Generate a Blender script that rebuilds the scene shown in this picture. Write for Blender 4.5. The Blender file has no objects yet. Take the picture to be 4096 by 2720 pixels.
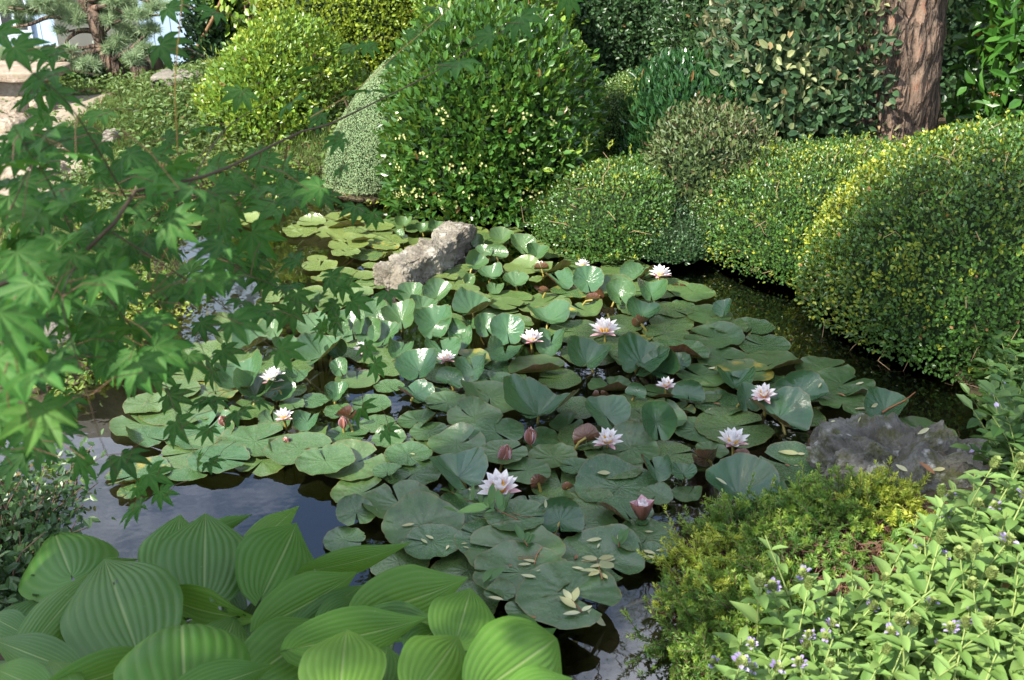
import bpy, math
import numpy as np
from mathutils import Vector, Matrix

# ------------------------------------------------------------------ camera, sky, sun, exposure
SC = bpy.context.scene
COL = SC.collection
R = math.radians
PITCH = R(23.84)
CAM = np.array([0.0, 0.0, 1.55])
cd = bpy.data.cameras.new('camera')
cd.sensor_width = 36; cd.lens = 36; cd.clip_start = 0.05; cd.clip_end = 500
cd.dof.use_dof = True; cd.dof.focus_distance = 3.5; cd.dof.aperture_fstop = 9.0
cam = bpy.data.objects.new('camera', cd); COL.objects.link(cam)
cam.location = CAM; cam.rotation_euler = (math.pi/2 - PITCH, 0, 0)
SC.camera = cam

SUN = np.array([-0.56, -0.47, 0.69]); SUN /= np.linalg.norm(SUN)
SUN_EL = math.asin(SUN[2]); SUN_AZ = math.atan2(SUN[0], SUN[1])
world = bpy.data.worlds.new('World'); SC.world = world; world.use_nodes = True
wn, wl = world.node_tree.nodes, world.node_tree.links
wn.clear()
wo = wn.new('ShaderNodeOutputWorld'); bg = wn.new('ShaderNodeBackground')
sky = wn.new('ShaderNodeTexSky'); sky.sky_type = 'NISHITA'; sky.sun_disc = False
sky.sun_elevation = SUN_EL; sky.sun_rotation = SUN_AZ % (2*math.pi)
tc = wn.new('ShaderNodeTexCoord'); mp = wn.new('ShaderNodeMapping'); mp.inputs['Scale'].default_value = (2.0, 2.0, 4.5)
nz = wn.new('ShaderNodeTexNoise'); nz.inputs['Scale'].default_value = 1.3; nz.inputs['Detail'].default_value = 7; nz.inputs['Roughness'].default_value = 0.55
cr = wn.new('ShaderNodeValToRGB'); cr.color_ramp.elements[0].position = 0.45; cr.color_ramp.elements[1].position = 0.76
mx = wn.new('ShaderNodeMix'); mx.data_type = 'RGBA'
mx.inputs[7].default_value = (14.5, 14.8, 16.2, 1)
wl.new(tc.outputs['Generated'], mp.inputs[0]); wl.new(mp.outputs[0], nz.inputs['Vector']); wl.new(nz.outputs['Fac'], cr.inputs[0])
wl.new(cr.outputs[0], mx.inputs[0]); wl.new(sky.outputs[0], mx.inputs[6]); wl.new(mx.outputs[2], bg.inputs[0]); wl.new(bg.outputs[0], wo.inputs[0])
bg.inputs[1].default_value = 0.115
sl = bpy.data.lights.new('sun', 'SUN'); sl.energy = 5.0; sl.angle = R(1.0); sl.color = (1.0, 0.94, 0.82)
so = bpy.data.objects.new('sun', sl); COL.objects.link(so)
so.rotation_euler = Vector(SUN).to_track_quat('Z', 'Y').to_euler(); so.location = (-6, -3, 9)
SC.view_settings.view_transform = 'Standard'; SC.view_settings.look = 'None'
SC.view_settings.exposure = 1.28; SC.view_settings.gamma = 1.0
SC.cycles.use_denoising = True
SC.cycles.max_bounces = 8; SC.cycles.transparent_max_bounces = 12
SC.cycles.caustics_reflective = False; SC.cycles.caustics_refractive = False
SC.cycles.sample_clamp_indirect = 4.0

# ------------------------------------------------------------------ photo geometry: pixel of the 4096x2720 photo -> point in the place
rng = np.random.default_rng(7)
FPX = 4096.0
FWD = np.array([0, math.cos(PITCH), -math.sin(PITCH)]); UPV = np.array([0, math.sin(PITCH), math.cos(PITCH)])
def ray(u, v): return np.array([1.0, 0, 0])*(u-2048)/FPX + UPV*(1360-v)/FPX + FWD
def on_z(u, v, z=0.0):
    d = ray(u, v); return CAM + d*((z-CAM[2])/d[2])
def on_y(u, v, y):
    d = ray(u, v); return CAM + d*(y/d[1])
def at_t(u, v, t): return CAM + ray(u, v)*t
def depth(p): return float(np.dot(np.asarray(p)-CAM, FWD))
def proj(p):
    q = np.asarray(p)-CAM; d = q@FWD
    return 2048+FPX*q[..., 0]/d, 1360-FPX*(q@UPV)/d
def ddp(pts): return [(x*1.7349, y*1.7349) for x, y in pts]        # from the 2361 px wide view
def norm(a): return a/np.maximum(np.linalg.norm(a, axis=-1, keepdims=True), 1e-9)

# ------------------------------------------------------------------ object helpers
def link(o, parent=None):
    COL.objects.link(o)
    if parent is not None: o.parent = parent
    return o
def tag(o, label=None, cat=None, group=None, kind=None):
    if label: o['label'] = label
    if cat: o['category'] = cat
    if group: o['group'] = group
    if kind: o['kind'] = kind
    return o
def empty(name, loc, label=None, cat=None, group=None):
    o = bpy.data.objects.new(name, None); o.empty_display_size = 0.05; o.location = loc
    link(o); return tag(o, label, cat, group)
def mesh_np(name, V, F, mat=None, parent=None, smooth=True, attrs=None, local=None):
    """V (n,3); F list of (m,k) int arrays or one; attrs {name: (n,3)} stored as point colours; local: origin subtracted from V."""
    V = np.asarray(V, dtype=np.float32)
    if local is not None: V = V - np.asarray(local, dtype=np.float32)
    F = F if isinstance(F, list) else [F]
    F = [np.asarray(f, dtype=np.int32) for f in F if len(f)]
    me = bpy.data.meshes.new(name)
    me.vertices.add(len(V)); me.vertices.foreach_set('co', V.ravel())
    lens = np.concatenate([np.full(len(f), f.shape[1], dtype=np.int32) for f in F])
    idx = np.concatenate([f.ravel() for f in F])
    me.loops.add(len(idx)); me.loops.foreach_set('vertex_index', idx)
    me.polygons.add(len(lens)); st = np.zeros(len(lens), dtype=np.int32); st[1:] = np.cumsum(lens)[:-1]
    me.polygons.foreach_set('loop_start', st); me.polygons.foreach_set('loop_total', lens)
    me.polygons.foreach_set('use_smooth', np.full(len(lens), smooth, dtype=bool))
    me.update(calc_edges=True)
    for k, a in (attrs or {}).items():
        a = np.asarray(a, dtype=np.float32)
        at = me.attributes.new(k, 'FLOAT_COLOR', 'POINT')
        at.data.foreach_set('color', np.concatenate([a, np.ones((len(a), 1), np.float32)], 1).ravel())
    if mat: me.materials.append(mat)
    o = bpy.data.objects.new(name, me)
    link(o, parent)
    if local is not None and parent is None: o.location = local
    return o
def waves(P, seed, freq, n=7):
    """smooth pseudo noise in about -1..1 at points P"""
    r = np.random.default_rng(seed); out = np.zeros(len(P))
    for i in range(n):
        k = r.normal(size=3)*freq; out += np.sin(P@k + r.uniform(0, 6.28))
    return out/(n**0.5*1.2)

# ------------------------------------------------------------------ leaves and tubes
LT = {}
LT['oval'] = (np.array([[0, 0, 0], [.32, .5, .10], [.74, .40, .08], [1, 0, -.06], [.74, -.40, .08], [.32, -.5, .10]]), np.array([[0, 3, 2, 1], [0, 5, 4, 3]]))
LT['kite'] = (np.array([[0, 0, 0], [.45, .5, .08], [1, 0, -.05], [.45, -.5, .08]]), np.array([[0, 2, 1], [0, 3, 2]]))
LT['needle'] = (np.array([[0, -.5, 0], [0, .5, 0], [1, 0, -.05]]), np.array([[0, 1, 2]]))
LT['blade'] = (np.array([[0, -.5, 0], [0, .5, 0], [.5, .42, .06], [.5, -.42, .06], [1, 0, -.16]]), None)
def leaf_mesh(name, P, A, N, L, W, tint, mat, parent=None, shape='oval', local=None, smooth=False):
    T, F = LT[shape]
    n, k = len(P), len(T)
    A = norm(A); B = norm(np.cross(N, A)); C = np.cross(A, B)
    L = np.broadcast_to(L, (n,)); W = np.broadcast_to(W, (n,))
    V = (P[:, None] + A[:, None]*(T[None, :, 0:1]*L[:, None, None]) + B[:, None]*(T[None, :, 1:2]*W[:, None, None]) + C[:, None]*(T[None, :, 2:3]*L[:, None, None])).reshape(-1, 3)
    off = (np.arange(n)*k)[:, None, None]
    if shape == 'blade':
        fs = [(np.array([[0, 1, 2, 3]])[None]+off).reshape(-1, 4), (np.array([[3, 2, 4]])[None]+off).reshape(-1, 3)]
    else:
        fs = [(F[None]+off).reshape(-1, F.shape[1])]
    return mesh_np(name, V, fs, mat, parent, smooth, {'tint': np.repeat(tint, k, 0)}, local)
def tube_arrays(paths, sides=6, base=0):
    """paths: list of (pts (n,3), radii (n,)) -> V, F"""
    Vs, Fs, o = [], [], base
    for pts, rad in paths:
        pts = np.asarray(pts, float); n = len(pts); rad = np.broadcast_to(rad, (n,))
        t = np.gradient(pts, axis=0); t = norm(t)
        ref = np.array([0.3, 0.2, 1.0]) if abs(t[:, 2]).mean() < .8 else np.array([1.0, 0.3, 0.1])
        b = norm(np.cross(t, ref)); c = np.cross(t, b)
        a = np.linspace(0, 2*np.pi, sides, endpoint=False)
        ring = pts[:, None] + rad[:, None, None]*(b[:, None]*np.cos(a)[None, :, None] + c[:, None]*np.sin(a)[None, :, None])
        Vs.append(ring.reshape(-1, 3))
        i = np.arange(n-1)[:, None]*sides; j = np.arange(sides)[None]; j2 = (j+1) % sides
        Fs.append((np.stack([i+j, i+j2, i+sides+j2, i+sides+j], -1)).reshape(-1, 4)+o)
        o += n*sides
    return np.concatenate(Vs), np.concatenate(Fs)
def add_tubes(o, paths, mat, sides=4):
    """thin stalks joined into the same mesh as the leaves they carry"""
    me = o.data; n0, f0 = len(me.vertices), len(me.polygons); V, F = tube_arrays(paths, sides)
    co = np.empty(n0*3, np.float32); me.vertices.foreach_get('co', co); li = np.empty(len(me.loops), np.int32); me.loops.foreach_get('vertex_index', li); lt = np.empty(f0, np.int32); me.polygons.foreach_get('loop_total', lt)
    at = np.empty(n0*4, np.float32); me.attributes['tint'].data.foreach_get('color', at); st = np.r_[0, np.cumsum(lt)]
    q = [li[:0]]; old = np.split(li, st[1:-1]); F4 = [np.array([x for x in old if len(x) == k]) for k in sorted(set(lt))]
    nl = mesh_np(o.name, np.concatenate([co.reshape(-1, 3), V]), F4+[F+n0], me.materials[0], None, False, {'tint': np.concatenate([at.reshape(-1, 4)[:, :3], np.zeros((len(V), 3))])})
    nm = nl.data; bpy.data.objects.remove(nl); nm.materials.append(mat); ix = np.zeros(len(nm.polygons), np.int32); ix[f0:] = 1; nm.polygons.foreach_set('material_index', ix); o.data = nm
def tubes(name, paths, mat, parent=None, sides=6, local=None):
    V, F = tube_arrays(paths, sides)
    return mesh_np(name, V, [F], mat, parent, True, None, local)
def smooth_path(pts, n):
    pts = np.asarray(pts, float)
    d = np.r_[0, np.cumsum(np.linalg.norm(np.diff(pts, axis=0), axis=1))]; d /= d[-1]
    # Catmull-Rom
    P = np.vstack([2*pts[0]-pts[1], pts, 2*pts[-1]-pts[-2]])
    out = []
    for s in np.linspace(0, 1, n):
        i = min(np.searchsorted(d, s, side='right')-1, len(pts)-2); u = (s-d[i])/(d[i+1]-d[i])
        p0, p1, p2, p3 = P[i], P[i+1], P[i+2], P[i+3]
        out.append(.5*((2*p1)+(-p0+p2)*u+(2*p0-5*p1+4*p2-p3)*u*u+(-p0+3*p1-3*p2+p3)*u**3))
    return np.array(out)
from mathutils import noise as mnoise
def ridged(P, scale, octaves=5, seed=0.0, stretch=(1, 1, 1)):
    Q = np.asarray(P)*scale*np.array(stretch)+seed
    return np.array([mnoise.ridged_multi_fractal(Vector(q), .9, 2.1, octaves, 1.0, 2.0) for q in Q])-1.0
def fbm(P, scale, octaves=5, seed=0.0, stretch=(1, 1, 1)):
    Q = np.asarray(P)*scale*np.array(stretch)+seed
    return np.array([mnoise.fractal(Vector(q), .8, 2.1, octaves) for q in Q])
def rand_dirs(r, n): return norm(r.normal(size=(n, 3)))

# ------------------------------------------------------------------ materials
class NT:
    def __init__(s, name):
        s.m = bpy.data.materials.new(name); s.m.use_nodes = True
        s.n, s.l = s.m.node_tree.nodes, s.m.node_tree.links; s.n.clear()
        s.out = s.n.new('ShaderNodeOutputMaterial')
    def node(s, t, **kw):
        x = s.n.new('ShaderNode'+t)
        for k, v in kw.items(): setattr(x, k, v)
        return x
    def put(s, sock, v):
        if hasattr(v, 'is_linked') or hasattr(v, 'links'): s.l.new(v, sock)
        elif isinstance(v, (tuple, list)) and len(v) == 3 and sock.type == 'RGBA': sock.default_value = (*v, 1)
        else: sock.default_value = v
    def math(s, op, a, b=0.0, c=0.0):
        x = s.node('Math', operation=op)
        for i, v in enumerate((a, b, c)): s.put(x.inputs[i], v)
        return x.outputs[0]
    def mix(s, f, a, b):
        x = s.node('Mix', data_type='RGBA'); s.put(x.inputs[0], f); s.put(x.inputs[6], a); s.put(x.inputs[7], b); return x.outputs[2]
    def attr(s, name):
        a = s.node('Attribute', attribute_name=name); return a
    def sep(s, c):
        x = s.node('SeparateColor'); s.put(x.inputs[0], c); return x.outputs
    def noise(s, scale, detail=4, vec=None, rough=.55):
        x = s.node('TexNoise'); x.inputs['Scale'].default_value = scale; x.inputs['Detail'].default_value = detail; x.inputs['Roughness'].default_value = rough
        if vec is not None: s.l.new(vec, x.inputs['Vector'])
        return x.outputs['Fac']
    def ramp(s, f, stops):
        x = s.node('ValToRGB'); e = x.color_ramp.elements
        while len(e) < len(stops): e.new(.5)
        for i, (p, c) in enumerate(stops):
            e[i].position = p; e[i].color = (*c, 1) if isinstance(c, tuple) else (c, c, c, 1)
        s.put(x.inputs[0], f); return x.outputs[0]
    def step(s, f, lo, hi): return s.ramp(f, [(lo, 0.0), (hi, 1.0)])
    def bump(s, h, strength=.4, dist=.01):
        x = s.node('Bump'); s.put(x.inputs['Height'], h); x.inputs['Strength'].default_value = strength; x.inputs['Distance'].default_value = dist; return x.outputs[0]
    def pri(s, col, rough=.6, spec=.5, normal=None, **kw):
        x = s.node('BsdfPrincipled'); s.put(x.inputs['Base Color'], col); s.put(x.inputs['Roughness'], rough); s.put(x.inputs['Specular IOR Level'], spec)
        if normal is not None: s.l.new(normal, x.inputs['Normal'])
        for k, v in kw.items(): s.put(x.inputs[k], v)
        return x.outputs[0]
    def mixsh(s, f, a, b):
        x = s.node('MixShader'); s.put(x.inputs[0], f); s.l.new(a, x.inputs[1]); s.l.new(b, x.inputs[2]); return x.outputs[0]
    def trans(s, col, normal=None):
        x = s.node('BsdfTranslucent'); s.put(x.inputs[0], col)
        if normal is not None: s.l.new(normal, x.inputs['Normal'])
        return x.outputs[0]
    def coord(s, k='Object'): return s.node('TexCoord').outputs[k]
    def done(s, sh): s.l.new(sh, s.out.inputs[0]); return s.m
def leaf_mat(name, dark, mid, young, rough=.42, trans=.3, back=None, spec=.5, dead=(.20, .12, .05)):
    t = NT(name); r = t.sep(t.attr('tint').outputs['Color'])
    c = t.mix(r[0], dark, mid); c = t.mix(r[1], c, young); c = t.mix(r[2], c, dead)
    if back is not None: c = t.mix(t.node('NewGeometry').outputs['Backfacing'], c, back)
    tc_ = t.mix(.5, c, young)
    return t.done(t.mixsh(trans, t.pri(c, rough, spec), t.trans(tc_)))
def plain(name, col, rough=.7, spec=.4, var=.25, scale=20, bump=.3):
    t = NT(name); n = t.noise(scale, 6, t.coord())
    c = t.mix(n, tuple(x*(1-var) for x in col), tuple(min(1, x*(1+var)) for x in col))
    return t.done(t.pri(c, rough, spec, t.bump(n, bump, .01)))

# unseen maple crown clumps: (centre, radii, leaves), added up-sun to shade the water and hosta
def upsun(x, y, h): return np.array([x, y, 0])+SUN*(h/SUN[2])
SHADE = [(upsun(.35, 2.35, 3.3), (.75, .65, .28), 900), (upsun(1.15, 2.75, 3.6), (.7, .6, .3), 800), (upsun(-.45, 1.85, 3.1), (.65, .6, .3), 800), (upsun(.95, 3.45, 3.9), (.75, .5, .3), 700), (upsun(-.75, 1.75, 3.0), (.6, .5, .25), 480), (upsun(-.2, 1.45, 2.9), (.6, .45, .25), 300), (upsun(1.9, 3.7, 4.1), (.7, .55, .3), 500), (upsun(.2, 3.0, 3.5), (.55, .45, .25), 420), (upsun(-.9, 1.3, 2.9), (.6, .6, .3), 600)]
# ------------------------------------------------------------------ the pond, the ground and the water
SHORE = ddp([(1640, 1640), (1560, 1480), (1555, 1350), (1640, 1215), (1890, 1165), (1925, 1080), (2100, 1010), (2240, 1075), (2330, 1040), (2300, 960), (2200, 900),
             (2130, 800), (2020, 700), (1800, 610), (1600, 530), (1400, 470), (1150, 430), (930, 440), (860, 470), (770, 452), (690, 455), (560, 462), (430, 480),
             (390, 520), (430, 610), (455, 690), (370, 745), (300, 790), (240, 850), (150, 905), (40, 990), (-30, 1060), (90, 1120), (130, 1160), (110, 1230), (70, 1330),
             (150, 1400), (420, 1420), (820, 1490), (1150, 1640), (1300, 1760), (1560, 1800)])
SHP = np.array([on_z(u, v, 0.0)[:2] for u, v in SHORE])
def shore_dist(P):
    """signed distance to the pond's edge, positive inside the pond"""
    P = np.asarray(P, float)[:, :2]; d = np.full(len(P), 1e9); ins = np.zeros(len(P), bool)
    for a, b in zip(SHP, np.roll(SHP, -1, 0)):
        ab = b-a; t = np.clip(((P-a)@ab)/max(ab@ab, 1e-9), 0, 1)
        d = np.minimum(d, np.linalg.norm(P-(a+t[:, None]*ab), axis=1))
        c = ((a[1] > P[:, 1]) != (b[1] > P[:, 1])) & (P[:, 0] < (b[0]-a[0])*(P[:, 1]-a[1])/(b[1]-a[1]+1e-12)+a[0])
        ins ^= c
    return np.where(ins, d, -d)
def ground_z(P):
    P = np.asarray(P, float); s = shore_dist(P); x, y = P[:, 0], P[:, 1]
    P3 = np.c_[P[:, :2], np.zeros(len(P))]
    w = waves(P3, 3, 2.2)*.5+waves(P3, 4, 7)*.3
    bank = -s
    far = np.clip((y-3.0)/5.0, 0, 1)
    rise = np.where(x < 0.6, 0.10+0.14*far, 0.07)
    zo = rise*(1-np.exp(-np.clip(bank, 0, 9)/.22)) + .02*w*np.clip(bank*3, 0, 1)
    mound = .22*np.exp(-(((x+1.7)/.75)**2+((y-6.7)/.9)**2))          # the grassy hummock
    heath = .16*np.exp(-(((x-1.15)/.42)**2+((y-2.0)/.6)**2))
    zo = zo + (mound+heath)*np.clip(bank*4, 0, 1)
    zi = -0.03-0.24*(1-np.exp(-np.clip(s, 0, 9)/.35)) + .02*w
    return np.where(s > 0, zi, zo)
def gz(x, y): return float(ground_z(np.array([[x, y]]))[0])

def axis_pts(lo, hi, step, far):
    a = np.arange(lo, hi, step); g = np.cumsum(np.geomspace(step*1.3, far/4, 26))
    return np.concatenate([(lo-g)[::-1], a, hi+g])
gx = axis_pts(-5.0, 5.5, .055, 60); gy = axis_pts(.4, 10.5, .055, 60)
GX, GY = np.meshgrid(gx, gy); GP = np.c_[GX.ravel(), GY.ravel()]
GZ = ground_z(GP); GS = shore_dist(GP)
nx, ny = len(gx), len(gy)
i = (np.arange(ny-1)[:, None]*nx+np.arange(nx-1)[None]).ravel()
GF = np.stack([i, i+1, i+nx+1, i+nx], -1)
lawn = np.clip((-GS-.12)*5, 0, 1)*(GP[:, 0] < .4)*(GP[:, 1] > 3.2)
path = np.clip(1.2-np.abs((GP[:, 1]-5.55-.1*np.sin(GP[:, 0]*3))/.42), 0, 1)*(GP[:, 0] < -2.3)
path = np.maximum(path, np.clip((-GP[:, 0]-2.55)*3, 0, 1)*(GP[:, 1] > 5)*(GP[:, 1] < 7.2))
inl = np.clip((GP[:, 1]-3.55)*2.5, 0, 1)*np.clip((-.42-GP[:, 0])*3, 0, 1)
shadef = np.where(GS > 0, np.clip((GS-.10)*6, 0, 1)*(1-inl)*np.clip((GP[:, 0]+1.05)*2.2, 0, 1), 0)  # pond bed darkened by colour where the water lies in shade
shadef = np.maximum(shadef, (GS > -.05)*np.clip((GP[:, 0]-.2)*2, 0, 1)*np.clip((GS+.05)*20, 0, 1))
lawn = np.where(GS > -.05, shadef, lawn)  # under water the lawn channel carries the painted bed shade
t = NT('ground soil'); z = t.sep(t.attr('zone').outputs['Color']); oc = t.coord()
n1 = t.noise(3.2, 8, oc, .6); n2 = t.noise(40, 5, oc, .7); n3 = t.noise(9, 6, oc)
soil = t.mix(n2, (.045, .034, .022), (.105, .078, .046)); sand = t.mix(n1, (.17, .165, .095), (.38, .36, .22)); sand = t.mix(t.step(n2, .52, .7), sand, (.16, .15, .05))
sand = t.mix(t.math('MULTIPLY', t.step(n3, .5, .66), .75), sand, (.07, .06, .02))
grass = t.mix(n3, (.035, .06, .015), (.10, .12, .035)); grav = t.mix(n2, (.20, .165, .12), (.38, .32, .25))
c = t.mix(z[1], soil, grass); c = t.mix(z[2], c, grav); bedshade = t.mix(n2, (.013, .013, .008), (.040, .038, .021)); sand = t.mix(z[1], sand, bedshade); c = t.mix(z[0], c, sand)  # dark bed colour paints the shade in, sand stays at the sunlit inlet
GMAT = t.done(t.pri(c, .9, .2, t.bump(n2, .5, .02)))
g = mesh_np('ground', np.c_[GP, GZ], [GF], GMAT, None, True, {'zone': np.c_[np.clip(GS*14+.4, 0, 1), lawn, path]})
tag(g, kind='structure')

t = NT('pond water'); oc = t.coord()
nb = t.bump(t.noise(7, 3, oc), .025, .03)
fr = t.node('Fresnel'); fr.inputs['IOR'].default_value = 2.0; t.l.new(nb, fr.inputs['Normal'])
gl = t.node('BsdfGlossy'); gl.inputs['Roughness'].default_value = .015; t.l.new(nb, gl.inputs['Normal']); t.put(gl.inputs['Color'], (1, 1, 1))
tr = t.node('BsdfTransparent'); t.put(tr.inputs[0], (.82, .79, .64))
WMAT = t.done(t.mixsh(fr.outputs[0], tr.outputs[0], gl.outputs[0]))
wp = np.array([[x, y, 0.0] for x, y in np.array([[-4.5, .9], [3.6, .9], [3.6, 7.6], [-4.5, 7.6]])])
w = mesh_np('pond_water', wp, [np.array([[0, 1, 2, 3]])], WMAT); tag(w, kind='structure')
# ------------------------------------------------------------------ clipped mounds and hedges
def dome_pts(r, n, c, rx, ry, H, zb, power=2.4, under=.17):
    d = rand_dirs(r, n)
    return dome_at(d, c, rx, ry, H, zb, power, under)
def dome_at(d, c, rx, ry, H, zb, power, under):
    s = (np.abs(d)**power).sum(1)**(-1/power); q = d*s[:, None]
    zs = np.where(q[:, 2] > 0, H*(1-under), H*under*1.0)
    P = np.c_[c[0]+q[:, 0]*rx, c[1]+q[:, 1]*ry, zb+H*under+q[:, 2]*zs]
    g = np.sign(q)*np.abs(q)**(power-1)/np.c_[np.full(len(q), rx), np.full(len(q), ry), zs]
    return P, norm(g)
def fit_dome(xl, xr, yb, yt, ry, zb, dy=0.0, yc=None):
    """centre, rx and height of a dome whose outline fills the photo box xl..xr, yt..yb"""
    f = on_z((xl+xr)/2, yb, zb); yc = f[1]+ry*.93+dy if yc is None else yc
    c = np.array([0, yc, zb+.25]); dep = depth(c)
    rx = (xr-xl)/2*dep/FPX; cx = ((xl+xr)/2-2048)/FPX*dep
    lo, hi = .1, 6.0
    ph = np.linspace(0, math.pi, 60)
    for _ in range(30):
        H = (lo+hi)/2
        y = yc-ry*np.cos(ph)*.96; zz = zb+H*.17+H*.72*np.sin(ph)
        v = proj(np.c_[np.full(60, cx), y, zz])[1].min()
        if v > yt: lo = H
        else: hi = H
    return np.array([cx, yc]), rx, H
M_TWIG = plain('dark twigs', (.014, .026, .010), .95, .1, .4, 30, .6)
M_STEM = plain('brown stem bark', (.10, .07, .045), .9, .2, .35, 40, .6)
def mound(name, label, cat, box, ry, mat, leaf=(.014, .008), dens=5200, seed=1, zb=.03, lump=.03, freq=3.0, power=2.4, young=(.25, .5), shape='oval', up=.35, out=.6, layers=(1., .955, .9),
          core=.87, dead=.004, group=None, dy=0, yc=None, fuzz=.012, dirn=None, sprig=0, patch=2.2, dims=None, upfac=.0, rough_out=0, shear=0.0):
    r = np.random.default_rng(seed)
    if dims is None: c, rx, H = fit_dome(*box, ry, zb, dy, yc)
    else: c, rx, H = np.array(dims[:2]), dims[2], dims[3]
    base = np.array([c[0], c[1], zb]); z0 = zb; zb = zb-.155*H
    root = empty(name, base, label, cat, group)
    area = 2*math.pi*((rx*ry)**1.6/3+(rx*H*.72)**1.6/3+(ry*H*.72)**1.6/3)**(1/1.6)*1.25
    Ps, As, Ns, Ts = [], [], [], []
    for li, sc in enumerate(layers):
        n = int(area*dens*(1.0 if li == 0 else .7))
        d = rand_dirs(r, n); P, N = dome_at(d, c, rx, ry, H, zb, power, .17)
        tocam = norm(CAM-P); keep = ((N*tocam).sum(1) > -.25) | (r.random(n) < .3)
        P, N = P[keep], N[keep]
        if li == 0:
            gp = waves(P, seed+20, patch*5.5) < 1.25; P, N = P[gp], N[gp]
        n = len(P)
        ctr = np.array([c[0], c[1], zb+H*.17])
        lum = waves(P, seed+5, freq)*lump + waves(P, seed+6, freq*3.2)*lump*.45
        P = ctr+(P-ctr)*(sc)+N*(lum+r.normal(size=n)*fuzz)[:, None]
        if rough_out:
            P += N*(np.clip(r.normal(size=n)-1.2, 0, 2)*rough_out)[:, None]
        keep = P[:, 2] > z0+.008; P, N = P[keep], N[keep]; n = len(P)
        T = norm(np.cross(N, r.normal(size=(n, 3))))
        A = T*(1-out*.6)+N*out+np.array([0, 0, up])+r.normal(size=(n, 3))*.25
        if dirn is not None: A = A+np.array(dirn)
        NN = N+r.normal(size=(n, 3))*.45+np.array([0, 0, .25])
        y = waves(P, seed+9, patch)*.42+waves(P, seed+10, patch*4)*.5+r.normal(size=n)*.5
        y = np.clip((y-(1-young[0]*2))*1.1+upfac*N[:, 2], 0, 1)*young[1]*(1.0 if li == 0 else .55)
        de = (r.random(n) < dead)*1.0
        Ps.append(P); As.append(A); Ns.append(NN); Ts.append(np.c_[r.random(n), y, de])
    P = np.concatenate(Ps); n = len(P); P[:, 0] += shear*(P[:, 2]-z0)
    L = leaf[0]*r.uniform(.65, 1.2, n); W = leaf[1]*r.uniform(.7, 1.2, n)
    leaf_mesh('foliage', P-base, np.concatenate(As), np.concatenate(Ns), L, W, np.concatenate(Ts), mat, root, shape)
    # the dark twiggy inside
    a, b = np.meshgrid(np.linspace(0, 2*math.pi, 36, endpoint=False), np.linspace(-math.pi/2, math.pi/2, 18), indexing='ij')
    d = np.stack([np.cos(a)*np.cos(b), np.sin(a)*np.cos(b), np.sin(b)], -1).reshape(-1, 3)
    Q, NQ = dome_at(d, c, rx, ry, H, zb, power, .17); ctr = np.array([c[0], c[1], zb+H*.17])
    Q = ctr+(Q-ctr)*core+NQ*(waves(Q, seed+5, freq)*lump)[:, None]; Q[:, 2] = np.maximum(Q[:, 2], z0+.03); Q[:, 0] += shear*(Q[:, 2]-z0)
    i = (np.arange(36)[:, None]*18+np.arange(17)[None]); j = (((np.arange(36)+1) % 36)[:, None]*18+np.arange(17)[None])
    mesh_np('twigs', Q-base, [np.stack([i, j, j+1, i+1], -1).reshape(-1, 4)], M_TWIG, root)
    paths = []
    for k in range(5):
        a_ = k*1.3+seed; p1 = np.array([math.cos(a_)*rx*.45, math.sin(a_)*ry*.45, H*.5])
        paths.append((np.array([[p1[0]*.25, p1[1]*.25, -.25], p1*np.array([.5, .5, .4]), p1]), np.array([.022, .015, .008])))
    tubes('stem', paths, M_STEM, root)
    if sprig and dens > 5000:
        # stray shoots that have grown past the last clipping
        d = rand_dirs(r, sprig*5); S, NS = dome_at(d, c, rx, ry, H, zb, power, .17); k = ((NS*norm(CAM-S)).sum(1) > -.2) & (NS[:, 2] > -.1); S, NS = S[k][:sprig*2], NS[k][:sprig*2]
        Pq, Aq, Nq = [], [], []
        for s_, n_ in zip(S, NS):
            g_ = norm(n_+np.array([0, 0, .7])+r.normal(size=3)*.4); l_ = r.uniform(.025, .06)
            for f in np.linspace(.1, 1, 9): Pq.append(s_+g_*l_*f-base); Aq.append(g_+rand_dirs(r, 1)[0]*.9); Nq.append(r.normal(size=3))
        kq = len(Pq); leaf_mesh('shoot_foliage', np.array(Pq), np.array(Aq), np.array(Nq), leaf[0]*r.uniform(.7, 1.1, kq), leaf[1]*.9, np.c_[r.random(kq), r.random(kq)*.8, np.zeros(kq)], mat, root, shape)
    if sprig:
        # thin bare twigs that stick out of the clipped face
        d = rand_dirs(r, sprig*3); S, NS = dome_at(d, c, rx, ry, H, zb, power, .17)
        k = ((NS*norm(CAM-S)).sum(1) > .1); S, NS = S[k][:sprig], NS[k][:sprig]
        for s_, n_ in zip(S, NS):
            t_ = norm(np.cross(n_, r.normal(size=3)))*r.uniform(.02, .08)
            tubes('twig', [(np.array([s_-n_*.03-base, s_+n_*.012-base, s_+n_*.03+t_-base]), np.array([.0016, .0014, .0008]))], M_DEADTWIG, root, 4)
    return root, c, rx, H
M_DEADTWIG = plain('dead pale twig', (.30, .21, .12), .85, .2, .3, 30, .2)
ML = {}
ML['box'] = leaf_mat('box leaf', (0.025, 0.070, 0.018), (0.079, 0.184, 0.032), (0.42, 0.44, 0.04), .36, .26, dead=(.30, .16, .07))
ML['boxfar'] = leaf_mat('pale box leaf', (0.045, 0.098, 0.021), (0.128, 0.225, 0.045), (0.390, 0.450, 0.075), .42, .17)
ML['euon'] = leaf_mat('broad glossy leaf', (0.022, 0.074, 0.014), (0.074, 0.182, 0.030), (0.311, 0.446, 0.047), .26, .28, spec=.6)
ML['golden'] = leaf_mat('golden green leaf', (0.09, 0.16, 0.016), (0.27, 0.36, 0.035), (0.50, 0.55, 0.06), .4, .32)
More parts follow.
